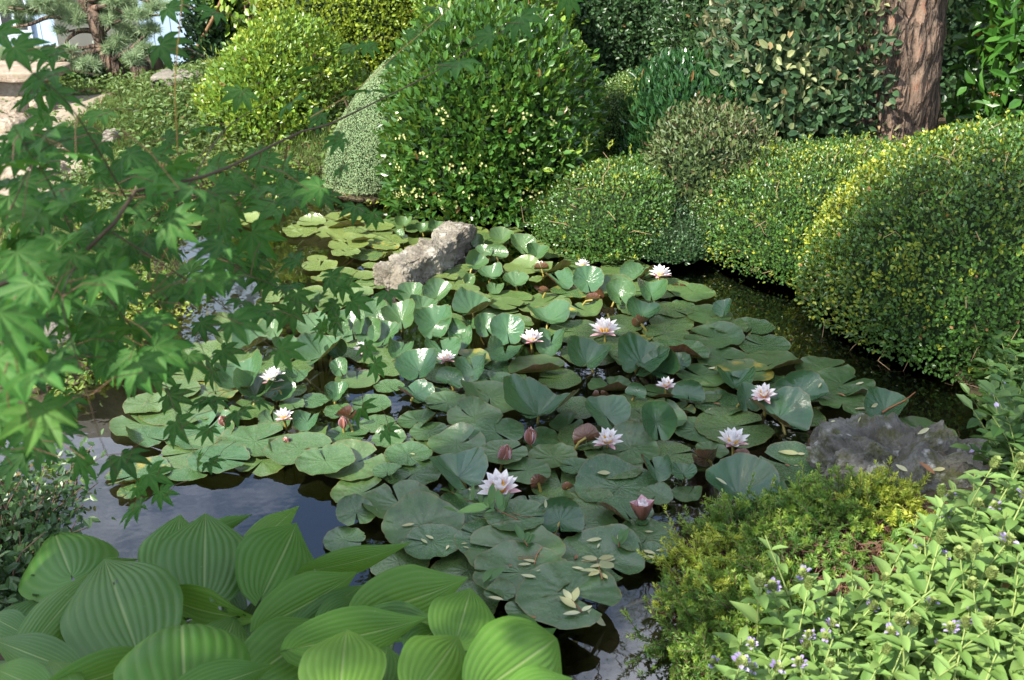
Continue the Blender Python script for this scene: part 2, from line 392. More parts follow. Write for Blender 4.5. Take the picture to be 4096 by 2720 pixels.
ML['lime'] = leaf_mat('lime green leaf', (0.055, 0.135, 0.018), (0.20, 0.33, 0.04), (0.45, 0.52, 0.06), .34, .3)
ML['conif'] = leaf_mat('grey green conifer scale', (0.16, 0.25, 0.11), (0.33, 0.44, 0.24), (0.48, 0.47, 0.26), .8, .2, spec=.2, dead=(.32, .2, .12))
ML['cypress'] = leaf_mat('golden cypress spray', (0.120, 0.180, 0.036), (0.276, 0.336, 0.072), (0.540, 0.516, 0.120), .7, .25, spec=.2)
ML['spear'] = leaf_mat('dark spear leaf', (0.015, 0.053, 0.018), (0.037, 0.112, 0.033), (0.175, 0.300, 0.050), .24, .2, spec=.65)
ML['elae'] = leaf_mat('leathery olive leaf', (0.018, 0.050, 0.022), (0.050, 0.105, 0.038), (0.360, 0.375, 0.180), .5, .2, back=(.22, .22, .12), spec=.35, dead=(.26, .2, .09))
ML['bronze'] = leaf_mat('bronze green leaf', (0.039, 0.075, 0.023), (0.104, 0.150, 0.042), (0.195, 0.130, 0.078), .5, .22, dead=(.17, .10, .06))
ML['hedge'] = leaf_mat('dark hedge leaf', (0.018, 0.051, 0.018), (0.054, 0.120, 0.039), (0.150, 0.255, 0.060), .4, .25)
ML['laurel'] = leaf_mat('laurel leaf', (0.021, 0.081, 0.011), (0.057, 0.161, 0.021), (0.287, 0.345, 0.046), .32, .22, spec=.5, dead=(.30, .10, .04))
ML['grass'] = leaf_mat('grass blade', (0.050, 0.106, 0.020), (0.125, 0.213, 0.044), (0.275, 0.300, 0.100), .5, .35)

CLIP = 'clipped mounds round the pond'
BIGBOX = mound('box_mound', 'largest clipped box mound, yellow flecked, overhanging the pond behind the mossy rock', 'shrub', (3265, 4960, 1585, 450), .82, ML['box'], (.0165, .0105), 9500, 11,
      zb=.03, lump=.035, freq=1.6, young=(.28, .8), group=CLIP, sprig=60, power=2.0, patch=2.6, dead=.006)
mound('box_mound', 'yellow rimmed clipped box mound tucked between the largest mound and the bronze shrub', 'shrub', (2765, 3960, 1284, 530), .74, ML['box'], (.0145, .009), 11500, 12,
      zb=.03, lump=.03, freq=2.2, young=(.33, .9), group=CLIP, sprig=30, power=2.0, patch=3, yc=4.6)
mound('box_mound', 'low wide box mound at the water edge beside the broad leaved mound', 'shrub', (2100, 2700, 1045, 570), .6, ML['box'], (.0155, .010), 8500, 13,
      zb=.03, lump=.05, freq=2.6, young=(.27, .8), group=CLIP, sprig=14, patch=3, power=2.0, shear=.55)
mound('box_mound', 'pale green box mound half hidden behind the spear leaved shrub', 'shrub', (2340, 2820, 720, 255), .5, ML['boxfar'], (.013, .009), 8500, 14,
      zb=.06, lump=.02, young=(.3, .6), group=CLIP, yc=6.1, upfac=.25)
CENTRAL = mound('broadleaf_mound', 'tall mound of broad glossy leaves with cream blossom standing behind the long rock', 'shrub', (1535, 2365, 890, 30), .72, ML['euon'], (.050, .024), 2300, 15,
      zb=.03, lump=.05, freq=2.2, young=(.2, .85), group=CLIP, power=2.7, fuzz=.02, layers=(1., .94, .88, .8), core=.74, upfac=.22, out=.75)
mound('conifer_mound', 'smooth grey green conifer cushion leaning against the broad leaved mound', 'shrub', (1275, 1700, 770, 160), .62, ML['conif'], (.012, .004), 36000, 16,
      zb=.05, lump=.012, freq=2, young=(.3, .55), group=CLIP, shape='kite', power=2.1, layers=(1., .97), core=.96, dead=.01, fuzz=.002, shear=.42, up=.0, out=.35)
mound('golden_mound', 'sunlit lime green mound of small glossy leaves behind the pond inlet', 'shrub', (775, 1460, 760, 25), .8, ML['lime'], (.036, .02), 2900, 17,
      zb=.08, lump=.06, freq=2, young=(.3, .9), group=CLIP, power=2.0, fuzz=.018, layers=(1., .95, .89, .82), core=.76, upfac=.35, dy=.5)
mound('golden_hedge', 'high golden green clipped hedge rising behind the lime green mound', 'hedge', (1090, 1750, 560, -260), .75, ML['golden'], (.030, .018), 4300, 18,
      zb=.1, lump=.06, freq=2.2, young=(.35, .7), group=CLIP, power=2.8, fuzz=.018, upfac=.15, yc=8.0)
mound('golden_cypress', 'feathery golden cypress bush at the foot of the lime green mound', 'shrub', (755, 1010, 560, 255), .4, ML['cypress'], (.05, .007), 4200, 19,
      zb=.12, lump=.05, freq=4, young=(.4, .6), shape='kite', out=.9, fuzz=.03, yc=7.0, power=2.0, rough_out=.03)
mound('spear_leaf_shrub', 'dark shrub of upright spear shaped leaves between two pale mounds', 'shrub', (2480, 3090, 760, 235), .6, ML['spear'], (.062, .017), 3000, 20,
      zb=.05, lump=.04, freq=2.4, young=(.12, .6), up=1.1, out=.5, fuzz=.02, layers=(1., .94, .87), core=.78, yc=5.8, dead=.008)
mound('elaeagnus_shrub', 'big olive green shrub of leathery leaves beside the thick tree trunk', 'shrub', (2815, 3560, 640, -420), .7, ML['elae'], (.058, .031), 1900, 21,
      zb=.1, lump=.06, freq=2.2, young=(.17, .95), power=2.5, fuzz=.028, layers=(1., .94, .87), core=.78, yc=6.0, out=.5, dead=.01, rough_out=.02)
mound('bronze_shrub', 'small leaved bronze tinged shrub beneath the big olive green shrub', 'shrub', (2570, 3140, 1040, 420), .5, ML['bronze'], (.030, .0135), 4300, 22,
      zb=.03, lump=.045, freq=3, young=(.36, .85), fuzz=.02, layers=(1., .94, .87), core=.8, yc=5.1, dead=.03, rough_out=.015)
mound('dark_box_shrub', 'dark fine leaved shrub hanging low over the water below the bronze shrub', 'shrub', (2490, 2900, 1090, 790), .36, ML['hedge'], (.015, .009), 9000, 23,
      zb=.03, lump=.03, freq=4, young=(.12, .6), fuzz=.014, dy=.1)
mound('laurel_shrub', 'large leaved glossy laurel behind the largest box mound', 'shrub', (3880, 4600, 600, -420), .6, ML['laurel'], (.105, .045), 620, 24,
      zb=.1, lump=.08, freq=2.5, young=(.2, .8), fuzz=.05, layers=(1., .9, .8), core=.66, yc=5.6, out=.5, dead=.006)
mound('dark_hedge', 'dark green hedge with creeper behind the broad leaved mound', 'hedge', (2090, 2800, 450, -500), .7, ML['hedge'], (.036, .022), 2900, 25,
      zb=.1, lump=.09, freq=2.4, young=(.12, .7), fuzz=.03, layers=(1., .94, .88), core=.8, yc=8.4, power=3, out=.4)
mound('hedge_shrub', 'mid green bushy shrub between the dark hedge and the olive green shrub', 'shrub', (2650, 3080, 380, -420), .5, ML['hedge'], (.045, .02), 2400, 26,
      zb=.1, lump=.06, freq=2.6, young=(.25, .8), fuzz=.025, layers=(1., .94, .88), core=.8, yc=7.4, out=.6)
mound('hedge_shrub', 'bright leaved shrub above the broad leaved mound in front of the dark hedge', 'shrub', (1620, 2330, 400, -320), .6, ML['lime'], (.04, .022), 2300, 27,
      zb=.1, lump=.07, freq=2.6, young=(.15, .6), fuzz=.025, layers=(1., .94, .88), core=.8, yc=7.6)

mound('dark_hedge', 'deep dark hedge in the gap between the thick trunk and the laurel', 'hedge', (3560, 4300, 500, -500), .5, ML['hedge'], (.05, .025), 1500, 28,
      zb=.1, lump=.09, freq=2.4, young=(.05, .4), fuzz=.03, layers=(1., .94, .88), core=.8, yc=7.6, power=3, out=.4)
# cream blossom heads on the broad leaved mound
M_CREAM = leaf_mat('cream blossom', (.30, .34, .09), (.46, .47, .18), (.6, .58, .3), .6, .3)
r = np.random.default_rng(90); c, rx, H = CENTRAL[1:]
bl = []
for k in range(34):
    u = 1560+r.random()**1.2*720; v = 380+r.random()**.8*470
    d = norm(np.array([[(u-1950)/415, -1.0, (620-v)/520]]))
    p, n = dome_at(d, c, rx, .72, H, .03, 2.7, .17); p, n = p[0]+n[0]*.015, n[0]
    m = r.integers(3, 9); q = p+r.normal(size=(m, 3))*.014+n*.01
    bl.append((q, np.tile(n, (m, 1))))
P = np.concatenate([b[0] for b in bl]); N = np.concatenate([b[1] for b in bl]); k = len(P)
bo = leaf_mesh('blossom', P-np.array([c[0], c[1], .03]), norm(np.cross(N, r.normal(size=(k, 3)))), N+r.normal(size=(k, 3))*.4, .013, .012, np.c_[r.random(k), r.random(k)*.4, np.zeros(k)], M_CREAM, CENTRAL[0])

# ------------------------------------------------------------------ trees: the thick trunk and the crowns that the water mirrors
t = NT('furrowed bark'); oc = t.coord(); m_ = t.node('Mapping'); m_.inputs['Scale'].default_value = (9, 9, 1.7); t.l.new(oc, m_.inputs[0])
v = t.node('TexVoronoi', feature='DISTANCE_TO_EDGE'); v.inputs['Scale'].default_value = 1.6
nn = t.noise(2.2, 8, m_.outputs[0], .7); va = t.node('VectorMath', operation='ADD'); sc_ = t.node('VectorMath', operation='SCALE'); cn = t.node('TexNoise'); cn.inputs['Scale'].default_value = 1.3; cn.inputs['Detail'].default_value = 5
t.l.new(m_.outputs[0], cn.inputs['Vector']); t.l.new(cn.outputs['Color'], sc_.inputs[0]); sc_.inputs['Scale'].default_value = 1.1
t.l.new(m_.outputs[0], va.inputs[0]); t.l.new(sc_.outputs[0], va.inputs[1]); t.l.new(va.outputs[0], v.inputs['Vector'])
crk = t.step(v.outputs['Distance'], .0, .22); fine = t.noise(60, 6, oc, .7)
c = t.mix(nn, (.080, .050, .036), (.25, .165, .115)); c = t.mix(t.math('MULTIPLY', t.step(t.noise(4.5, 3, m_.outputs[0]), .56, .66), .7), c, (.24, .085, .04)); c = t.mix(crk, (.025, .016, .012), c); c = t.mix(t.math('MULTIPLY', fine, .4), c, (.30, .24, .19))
hgt = t.math('ADD', t.math('MULTIPLY', crk, .8), t.math('MULTIPLY', nn, .6)); hgt = t.math('ADD', hgt, t.math('MULTIPLY', fine, .15))
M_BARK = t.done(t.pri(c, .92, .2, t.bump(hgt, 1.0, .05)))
def trunk_mesh(name, path, rad, parent, local, sides=64, seed=2, amp=.03, mat=None, nlen=90):
    P = smooth_path(path, nlen); n = len(P); rr = np.interp(np.linspace(0, 1, n), np.linspace(0, 1, len(rad)), rad)
    V, F = tube_arrays([(P, rr)], sides)
    ctr = np.repeat(P, sides, 0); d = norm(V-ctr); ang = np.arctan2(d[:, 1], d[:, 0])
    rid = ridged(V, 7.5, 5, seed*3.1, (1, 1, .22))*.55+fbm(V, 22, 4, seed, (1, 1, .4))*.35
    V = V+d*(np.clip(rid, -1.2, 1.2)*amp)[:, None]
    return mesh_np(name, V, [F], mat or M_BARK, parent, True, None, local)
M_PINE = leaf_mat('pine needle', (.035, .075, .025), (.11, .17, .065), (.24, .29, .14), .5, .25)
M_CROWN = leaf_mat('tree crown leaf', (.016, .040, .012), (.045, .085, .022), (.12, .17, .04), .45, .3)
def crown_cloud(r, blobs, n_per, size, spread=1.0):
    P, A, N = [], [], []
    for c, rad in blobs:
        k = int(n_per*rad**2); d = rand_dirs(r, k); p = np.array(c)+d*(rad*r.random((k, 1))**.4)*np.array([1, 1, .75])
        P.append(p); A.append(d+r.normal(size=(k, 3))*.7); N.append(r.normal(size=(k, 3))+np.array([0, 0, .8]))
    return np.concatenate(P), np.concatenate(A), np.concatenate(N)
tb = on_y(3530, 600, 5.6); tb[2] = .05
tp0 = on_y(3535, 560, 5.6); tp1 = on_y(3590, 180, 5.6); tp2 = on_y(3625, -80, 5.65)
tree = empty('pine_tree', tb, 'massive tree trunk with furrowed red brown bark behind the box mounds', 'tree')
px = 5.6*1.06/FPX
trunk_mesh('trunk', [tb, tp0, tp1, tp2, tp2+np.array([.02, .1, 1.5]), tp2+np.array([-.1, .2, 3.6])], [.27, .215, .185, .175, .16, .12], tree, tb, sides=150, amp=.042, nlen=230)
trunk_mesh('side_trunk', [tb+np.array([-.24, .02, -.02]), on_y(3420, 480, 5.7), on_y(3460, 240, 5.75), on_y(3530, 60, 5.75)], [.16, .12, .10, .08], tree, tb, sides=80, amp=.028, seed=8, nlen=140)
r = np.random.default_rng(31); top = tp2+np.array([-.1, .2, 3.6]); limbs = []; tips = []
for k in range(11):
    h = r.uniform(.9, 3.5); s = tp2+np.array([0, .1, h]); a = r.uniform(2.3, 5.2) if k < 7 else r.uniform(-1, 2)
    ln = r.uniform(1.3, 3.2); e = s+np.array([math.cos(a)*ln, math.sin(a)*ln*.7, r.uniform(.1, .9)]); m = (s+e)/2+r.normal(size=3)*.18
    limbs.append((smooth_path([s, m, e], 9), np.linspace(.06, .018, 9)))
    for j in range(7):
        q = s+(e-s)*r.uniform(.35, 1.0)+r.normal(size=3)*.05; e2 = q+np.array([r.normal()*.45, r.normal()*.45, r.uniform(0, .5)])
        limbs.append((smooth_path([q, (q+e2)/2+r.normal(size=3)*.08, e2], 6), np.linspace(.02, .006, 6))); tips.append(e2)
        for jj in range(3):
            e3 = e2+r.normal(size=3)*.22; limbs.append((np.array([q+(e2-q)*.6, e3]), np.array([.008, .003]))); tips.append(e3)
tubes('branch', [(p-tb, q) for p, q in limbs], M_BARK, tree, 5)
tips = np.array(tips); tips = tips[r.random(len(tips)) < .62]
k = 34; P = np.repeat(tips, k, 0)+r.normal(size=(len(tips)*k, 3))*.05; A = rand_dirs(r, len(P))+np.array([0, 0, .4])
leaf_mesh('crown', P-tb, A, rand_dirs(r, len(P)), .13, .007, np.c_[r.random(len(P)), r.random(len(P))*.3, np.zeros(len(P))], M_PINE, tree, 'needle')
def back_tree(label, x, y, h, w, seed, mat=M_CROWN, group='tall trees behind the clipped hedges', dens=420, size=.11):
    r = np.random.default_rng(seed); b = np.array([x, y, gz(x, y)])
    o = empty('garden_tree', b, label, 'tree', group)
    P = smooth_path([[0, 0, -.1], [.05, 0, h*.35], [-.05, .1, h*.65], [0, .1, h*.95]], 12)
    pp = [(P, np.linspace(.14, .03, 12))]; bl = []
    for k in range(16):
        s = P[r.integers(3, 12)]; e = s+np.array([r.normal()*w*.5, r.normal()*w*.45, r.uniform(.1, .6)]); pp.append((np.array([s, (s+e)/2+np.array([0, 0, .1]), e]), np.array([.05, .03, .012])))
        bl.append((e, r.uniform(.35, .62)*w/1.4))
    for k in range(7): bl.append((P[3+k]+r.normal(size=3)*.3, .5*w/1.3))
    tubes('trunk', pp, M_BARK, o, 7)
    p, a, n = crown_cloud(r, bl, dens, size); k = len(p)
    leaf_mesh('crown', p, a, n, size*r.uniform(.6, 1.2, k), size*.55, np.c_[r.random(k), np.clip(waves(p, seed, 1.5)*.5+r.random(k)*.3-.1, 0, 1), np.zeros(k)], mat, o, 'oval')
back_tree('dark broad crowned tree rising behind the bright leaved shrub', -.5, 9.6, 4.6, 2.2, 41)
back_tree('tall dark tree behind the dark creeper hedge', 1.3, 10.0, 5.2, 2.4, 42)
back_tree('round crowned tree behind the olive green shrub', 3.4, 9.0, 5.0, 2.6, 43)
back_tree('loose crowned tree behind the laurel', 5.0, 7.4, 4.6, 2.4, 44)
# ------------------------------------------------------------------ water lily pads
t = NT('lily pad'); d = t.attr('disc').outputs['Vector']; xyz = t.node('SeparateXYZ'); t.l.new(d, xyz.inputs[0])
x_, y_, r_ = xyz.outputs
oi = t.node('ObjectInfo'); oc_ = t.sep(oi.outputs['Color']); rnd = oi.outputs['Random']
ofs = t.node('VectorMath', operation='ADD'); cmb = t.node('CombineXYZ'); t.put(cmb.inputs[2], t.math('MULTIPLY', rnd, 40)); t.l.new(cmb.outputs[0], ofs.inputs[1]); t.l.new(d, ofs.inputs[0])
flat = t.node('VectorMath', operation='MULTIPLY'); t.l.new(d, flat.inputs[0]); flat.inputs[1].default_value = (1, 1, 0)
ofs2 = t.node('VectorMath', operation='ADD'); t.l.new(flat.outputs[0], ofs2.inputs[0]); t.l.new(cmb.outputs[0], ofs2.inputs[1]); DV = ofs2.outputs[0]
n1 = t.noise(2.2, 6, DV); n2 = t.noise(15, 8, DV, .8); n3 = t.noise(7, 5, DV, .6)
ang = t.math('ARCTAN2', y_, x_); vein = t.math('SINE', t.math('MULTIPLY_ADD', ang, 13.0, t.math('MULTIPLY', n3, 3.0)))
vline = t.math('POWER', t.math('ABSOLUTE', vein), 9.0)
fresh = t.mix(n1, (.022, .074, .030), (.050, .125, .046)); old = t.mix(n1, (.030, .080, .021), (.068, .138, .037)); green = t.mix(oc_[1], fresh, old); green = t.mix(t.math('MULTIPLY', t.step(t.noise(4.5, 5, DV, .65), .54, .64), t.math('MULTIPLY', oc_[1], .55)), green, (.045, .045, .016))
green = t.mix(t.math('MULTIPLY', oc_[0], .85), green, t.mix(n1, (.115, .17, .035), (.20, .235, .06)))  # yellow green of the inlet pads, with sunlight painted into it
green = t.mix(t.math('MULTIPLY', t.math('MULTIPLY', vline, .12), t.math('SUBTRACT', 1.0, r_)), green, (.15, .21, .08))
speck = t.math('MULTIPLY', t.step(n2, .57, .66), t.math('MULTIPLY', oc_[1], .55)); film = t.math('MULTIPLY', t.step(n3, .45, .75), t.math('MULTIPLY', oc_[1], .34))
green = t.mix(film, green, (.17, .18, .10)); green = t.mix(speck, green, (.33, .32, .20))
edge = t.math('ADD', r_, t.math('MULTIPLY', t.math('SUBTRACT', n3, .5), .10))
green = t.mix(t.math('MULTIPLY', t.step(edge, .96, 1.0), .45), green, (.19, .12, .04))
yel = t.math('MULTIPLY', t.step(t.math('ADD', n1, t.math('MULTIPLY', r_, .14)), .60, .76), oc_[2])
green = t.mix(yel, green, (.36, .26, .03)); green = t.mix(t.math('MULTIPLY', t.step(r_, .0, .09), -1.0), green, green)
under = t.mix(n1, (.065, .022, .015), (.14, .048, .026)); under = t.mix(t.math('MULTIPLY', vline, .35), under, (.20, .13, .06)); under = t.mix(t.math('MULTIPLY', oc_[0], .6), under, (.19, .16, .04))
bf = t.node('NewGeometry').outputs['Backfacing']
c = t.mix(bf, green, under)
ro = t.math('ADD', t.math('MULTIPLY', oc_[1], .13), t.math('MULTIPLY_ADD', n2, .16, .12))
h_ = t.math('ADD', t.math('MULTIPLY', vein, -.10), t.math('MULTIPLY', n3, .8)); h_ = t.math('ADD', h_, t.math('MULTIPLY', n2, .15))
M_PAD = t.done(t.mixsh(.10, t.pri(c, ro, .8, t.bump(h_, .42, .006)), t.trans(t.mix(.5, green, (.22, .24, .02)))))
t = NT('lily stalk'); n = t.noise(15, 4, t.coord()); M_STALK = t.done(t.pri(t.mix(n, (.16, .14, .03), (.30, .24, .05)), .5))

NA, NRG = 56, 9
def pad_mesh(r, Rr, notch=.16, wave=.03, cup=.0, bend=0.0, bend_dir=0.0, lip=0.0, lip_dir=0.0, dish=0.0, funnel=0.0, fold2=0.0, wr=0.0):
    """unrolled lily pad: disc with its slit along +x (before yaw); returns V, F, disc coordinates"""
    a = np.linspace(notch/2, 2*math.pi-notch/2, NA); rho = np.array([.0, .12, .28, .45, .62, .76, .87, .95, 1.0])
    irr = 1+.035*np.sin(a*2+r.uniform(0, 6))+.022*np.sin(a*5+r.uniform(0, 6))+.012*np.sin(a*11+r.uniform(0, 6))+.008*np.sin(a*23+r.uniform(0, 6))
    sl = np.exp(-((np.minimum(a, 2*math.pi-a)-notch/2)/.16)**2); irr = irr*(1-.10*sl)          # rounded lobes at the slit
    for k in range(int(r.integers(0, 5))): irr = irr-r.uniform(.02, .10)*np.exp(-((a-r.uniform(.4, 5.9))/r.uniform(.04, .11))**2)
    X = rho[:, None]*np.cos(a)*irr; Y = rho[:, None]*np.sin(a)*irr
    x, y = X*Rr, Y*Rr; RR = np.repeat(rho[:, None], NA, 1)
    z = np.zeros_like(x)
    ph = r.uniform(0, 6, 4)
    wv = (.5*np.sin(a*3+ph[0])+.35*np.sin(a*5+ph[1])+.3*np.sin(a*8+ph[2])+.2*np.sin(a*13+ph[3]))
    z += wave*Rr*RR**3*(wv*1.0+.4)
    z += cup*Rr*RR**2 + dish*Rr*RR**5
    if wr: z += wr*Rr*RR**1.3*np.sin(a*r.integers(11, 16)+ph[1]+.6*np.sin(a*3+ph[0]))
    if funnel:
        z += funnel*Rr*RR**1.2*(1-fold2*np.cos(2*a)); k = 1-.22*funnel*RR*(1-fold2*np.cos(2*a)); x *= k; y *= k
    if lip:
        s = np.cos(a-lip_dir)*RR; q = np.clip((s-.25)/.75, 0, 1); z += lip*Rr*q**1.6
        k = 1-.35*abs(lip)*q**2; cx, sy = math.cos(lip_dir), math.sin(lip_dir); al = x*cx+y*sy; x += (k-1)*al*cx; y += (k-1)*al*sy
    if bend:
        cx, sy = math.cos(bend_dir), math.sin(bend_dir); al = x*cx+y*sy; k = bend/Rr
        na_ = np.sin(al*k)/k; x += (na_-al)*cx; y += (na_-al)*sy; z += (1-np.cos(al*k))/k
    V = np.stack([x, y, z], -1).reshape(-1, 3)
    i = (np.arange(NRG-1)[:, None]*NA+np.arange(NA-1)[None]).ravel()
    F = np.stack([i, i+NA, i+NA+1, i+1], -1)
    return V, F, np.stack([X, Y, RR], -1).reshape(-1, 3)
PADS = []          # dicts: obj, p, R, kind
def rot(yaw, tilt=0.0, roll=0.0):
    return Matrix.Rotation(roll, 3, 'Y') @ Matrix.Rotation(tilt, 3, 'X') @ Matrix.Rotation(yaw, 3, 'Z')
def new_pad(p, Rr, kind, tilt=0.0, roll=0.0, yaw=None, color=None, **kw):
    r = rng; yaw = r.uniform(0, 6.28) if yaw is None else yaw
    V, F, D = pad_mesh(r, Rr, notch=r.uniform(.07, .30), **kw)
    M = np.array(rot(yaw, tilt, roll)); V = V@M.T
    if kind == 'f': V[:, 2] -= min(0, V[:, 2].min()); lo = 0
    o = mesh_np('lily_pad', V, [F], M_PAD, None, True, {'disc': D}, None); o.location = p
    o.color = (*color, 1)
    PADS.append(dict(o=o, p=np.array(p, float), R=Rr, k=kind))
    if kind != 'f':
        c = V[:NA].mean(0); d = r.normal(size=2)*.05
        tubes('stalk', [(smooth_path([c-np.array(M[:, 2])*.004, c+np.array([d[0]*.3, d[1]*.3, -.6*p[2]]), c+np.array([d[0], d[1]+.02, -p[2]-.16])], 8), np.full(8, .0042))], M_STALK, o, 6)
    return o
def tone(u, v):
    """how yellow and how dusty pads are in each part of the pond (inlet pads: own yellow green plus painted-in sunlight)"""
    a = np.clip(((1500-v)/700.0)+((1750-u)/2600.0), 0, 1)
    return float(a)
levels = []
def flat_z(p, Rr):
    lv = 0
    for q, Rq, l in levels:
        if np.linalg.norm(p[:2]-q[:2]) < (Rr+Rq)*.86: lv = max(lv, l+1)
    lv = min(lv, 7); levels.append((np.array(p), Rr, lv)); return .004+.008*lv
def pad_at(u, v, w, h, kind, roll=0.0, **kw):
    r = rng; a = tone(u, v)
    color = (np.clip(a*.95+r.normal()*.10, 0, 1), np.clip(r.uniform(.35, 1)*(1-.2*a), 0, 1), r.uniform(.3, .8) if r.random() < .05+.10*a else 0.0)
    if kind == 'f':
        p = on_z(u, v, .01); Rr = w/2*depth(p)/FPX*(1.03+.12*a); p[2] = flat_z(p, Rr)
        return new_pad(p, Rr, 'f', r.normal()*.012, r.normal()*.012, None, color, wave=r.uniform(.02, .085), dish=r.uniform(-.01, .07), lip=(r.uniform(.15, .6) if r.random() < .42 else 0), lip_dir=r.uniform(0, 6.28), wr=r.uniform(.002, .008), **kw)
    dip = PITCH+math.atan((v-1360)/FPX); Rr = w/2*depth(on_z(u, v, .06))/FPX
    color = (color[0]*.4, color[1]*.15, 0.0)
    if kind == 'u':
        asp = min(.97, h/w); tilt = math.asin(asp)-dip+.06; Rr *= 1.10
        zc = max(.03, Rr*abs(math.sin(tilt))*.82+.012); p = on_z(u, v, zc)
        return new_pad(p, Rr, 'u', tilt, roll, r.normal()*.5-1.57, color, wave=r.uniform(.04, .10), funnel=r.uniform(.2, .5), fold2=r.uniform(.1, .65), bend=r.uniform(.2, .9), bend_dir=1.57+r.normal()*.35, wr=r.uniform(.006, .016))
    if kind == 'b':      # underside seen, tipped away from the viewer
        Rr *= .82; tilt = -(dip+math.asin(min(.9, h/w))); zc = Rr*abs(math.sin(tilt))*.8+.015; p = on_z(u, v, zc)
        return new_pad(p, Rr, 'b', tilt, roll, r.uniform(0, 6.28), color, wave=.06, bend=r.uniform(.9, 1.4), bend_dir=r.uniform(-.6, .6))
    if kind == 't':      # folded up along a line across the view: near flap shows its red underside
        b = 1.25*np.clip(h/w/.45, .7, 1.25); p = on_z(u, v+h*.25, .015+.012)
        return new_pad(p, Rr*1.08, 't', r.uniform(-.05, .25), roll, 1.57+r.normal()*.3, color, wave=.07, wr=.012, bend=b, bend_dir=1.57+r.normal()*.2)
    if kind == 'g':      # folded along the view: both sides stand up
        p = on_z(u, v+h*.2, .03)
        return new_pad(p, h*.62*depth(p)/FPX, 'g', .5, roll, r.uniform(-.3, .3)-1.57, color, wave=.06, wr=.012, bend=1.35, bend_dir=r.normal()*.2)
def reg(ox, oy, s, rows):
    for q in rows:
        x, y, w, h, k = q[:5]; pad_at(ox+x*s, oy+y*s, w*s, h*s, k, q[5] if len(q) > 5 else 0.0)
S5 = .5932
reg(1300, 900, S5, [
 (760, 480, 215, 155, 'u'), (585, 485, 200, 140, 'u', -.1), (355, 590, 190, 190, 'u', -.25), (515, 640, 255, 190, 'u', -.1), (180, 690, 260, 210, 'u', -.2), (415, 750, 220, 160, 'u', -.3),
 (510, 825, 230, 120, 't', .1), (745, 675, 290, 205, 'u', -.1), (845, 700, 150, 200, 'g'), (795, 825, 285, 110, 't'), (925, 740, 230, 125, 't', -.2), (1085, 690, 190, 160, 'u', .2),
 (1230, 720, 240, 200, 'u'), (1215, 835, 290, 140, 't', .1), (1525, 760, 280, 160, 't', -.1), (1505, 640, 300, 120, 'u'), (1000, 590, 280, 125, 'u'), (985, 640, 160, 120, 't'), (300, 720, 200, 180, 'u', -.2), (655, 560, 200, 120, 'u', .2),
 (1475, 525, 350, 100, 'f'), (1240, 505, 300, 90, 'f'), (1220, 547, 220, 60, 'f'), (1760, 570, 250, 90, 'f'), (1540, 605, 290, 60, 'f'), (1650, 450, 240, 100, 'f'), (1000, 530, 260, 70, 'f'),
 (1770, 380, 215, 172, 'u', .05), (1982, 475, 215, 185, 'u', .05), (2200, 470, 225, 130, 'u'), (2140, 605, 240, 120, 'u', .1), (2130, 660, 170, 85, 'b'), (1580, 350, 220, 115, 't'), (1460, 292, 130, 75, 'b'),
 (1485, 450, 130, 60, 'b'), (1805, 500, 130, 70, 'b'), (1905, 590, 130, 65, 'b'), (1850, 470, 100, 90, 'b'), (2110, 310, 240, 110, 't', -.2), (2050, 365, 220, 50, 'f'), (1940, 230, 220, 90, 'f'), (1995, 212, 110, 55, 'u'),
 (1720, 232, 210, 60, 'f'), (1530, 195, 150, 60, 'f'), (1800, 180, 200, 50, 'f'), (1650, 140, 190, 45, 'f'),
 (1320, 145, 190, 120, 'u', .25), (1430, 195, 160, 95, 'u', .1), (1195, 100, 180, 100, 'u'), (1152, 170, 100, 130, 'g'), (1030, 110, 100, 95, 'u'), (1070, 185, 120, 90, 'u'), (1010, 270, 170, 120, 'u', .35), (975, 370, 90, 95, 'u'),
 (1120, 350, 180, 90, 'u', -.1), (1260, 330, 130, 60, 't'), (1285, 402, 190, 85, 'u'), (1150, 420, 130, 45, 't'), (1440, 360, 120, 40, 'f'), (1400, 130, 200, 40, 'f'), (1220, 45, 220, 55, 'f'), (1000, 45, 190, 50, 'f'),
 (635, 985, 310, 200, 'u', -.15), (840, 1015, 170, 160, 'g', .2), (1000, 940, 265, 130, 't', -.2), (1140, 975, 290, 100, 'f'), (1430, 970, 380, 150, 'f'), (1765, 930, 350, 180, 'u', .1), (2140, 940, 375, 240, 'u'), (2250, 985, 290, 180, 'u', -.25),
 (1930, 1085, 300, 100, 'f'), (610, 1120, 250, 105, 't', .15), (740, 1160, 300, 130, 'f'), (430, 1080, 200, 90, 'f'), (85, 1140, 170, 120, 'u'), (1130, 1075, 320, 115, 'f'), (1290, 1065, 160, 60, 'f'), (1110, 1190, 460, 150, 'f'),
 (1440, 1280, 540, 185, 'u', .08), (1895, 1290, 330, 200, 'u', .05), (2235, 1330, 275, 285, 'u'), (1760, 1430, 230, 230, 'b', .45), (1010, 1345, 360, 140, 'f'), (630, 1310, 280, 140, 'f'), (1150, 1450, 390, 165, 'f'), (1630, 1340, 220, 150, 'f'),
 (1460, 1430, 240, 100, 'f'), (310, 1200, 270, 120, 'f'), (145, 1410, 290, 140, 'f'), (590, 1500, 300, 150, 'f'), (150, 1300, 230, 105, 'b'), (1480, 1515, 260, 120, 'f'), (1860, 1530, 210, 100, 'f'), (2095, 1110, 150, 120, 'g'), (1860, 1160, 150, 80, 'b'),
 (90, 1250, 200, 80, 'f'), (830, 1250, 300, 90, 'f'), (350, 1330, 240, 100, 'f'), (700, 1400, 260, 100, 'f'), (430, 1450, 230, 110, 'f')])
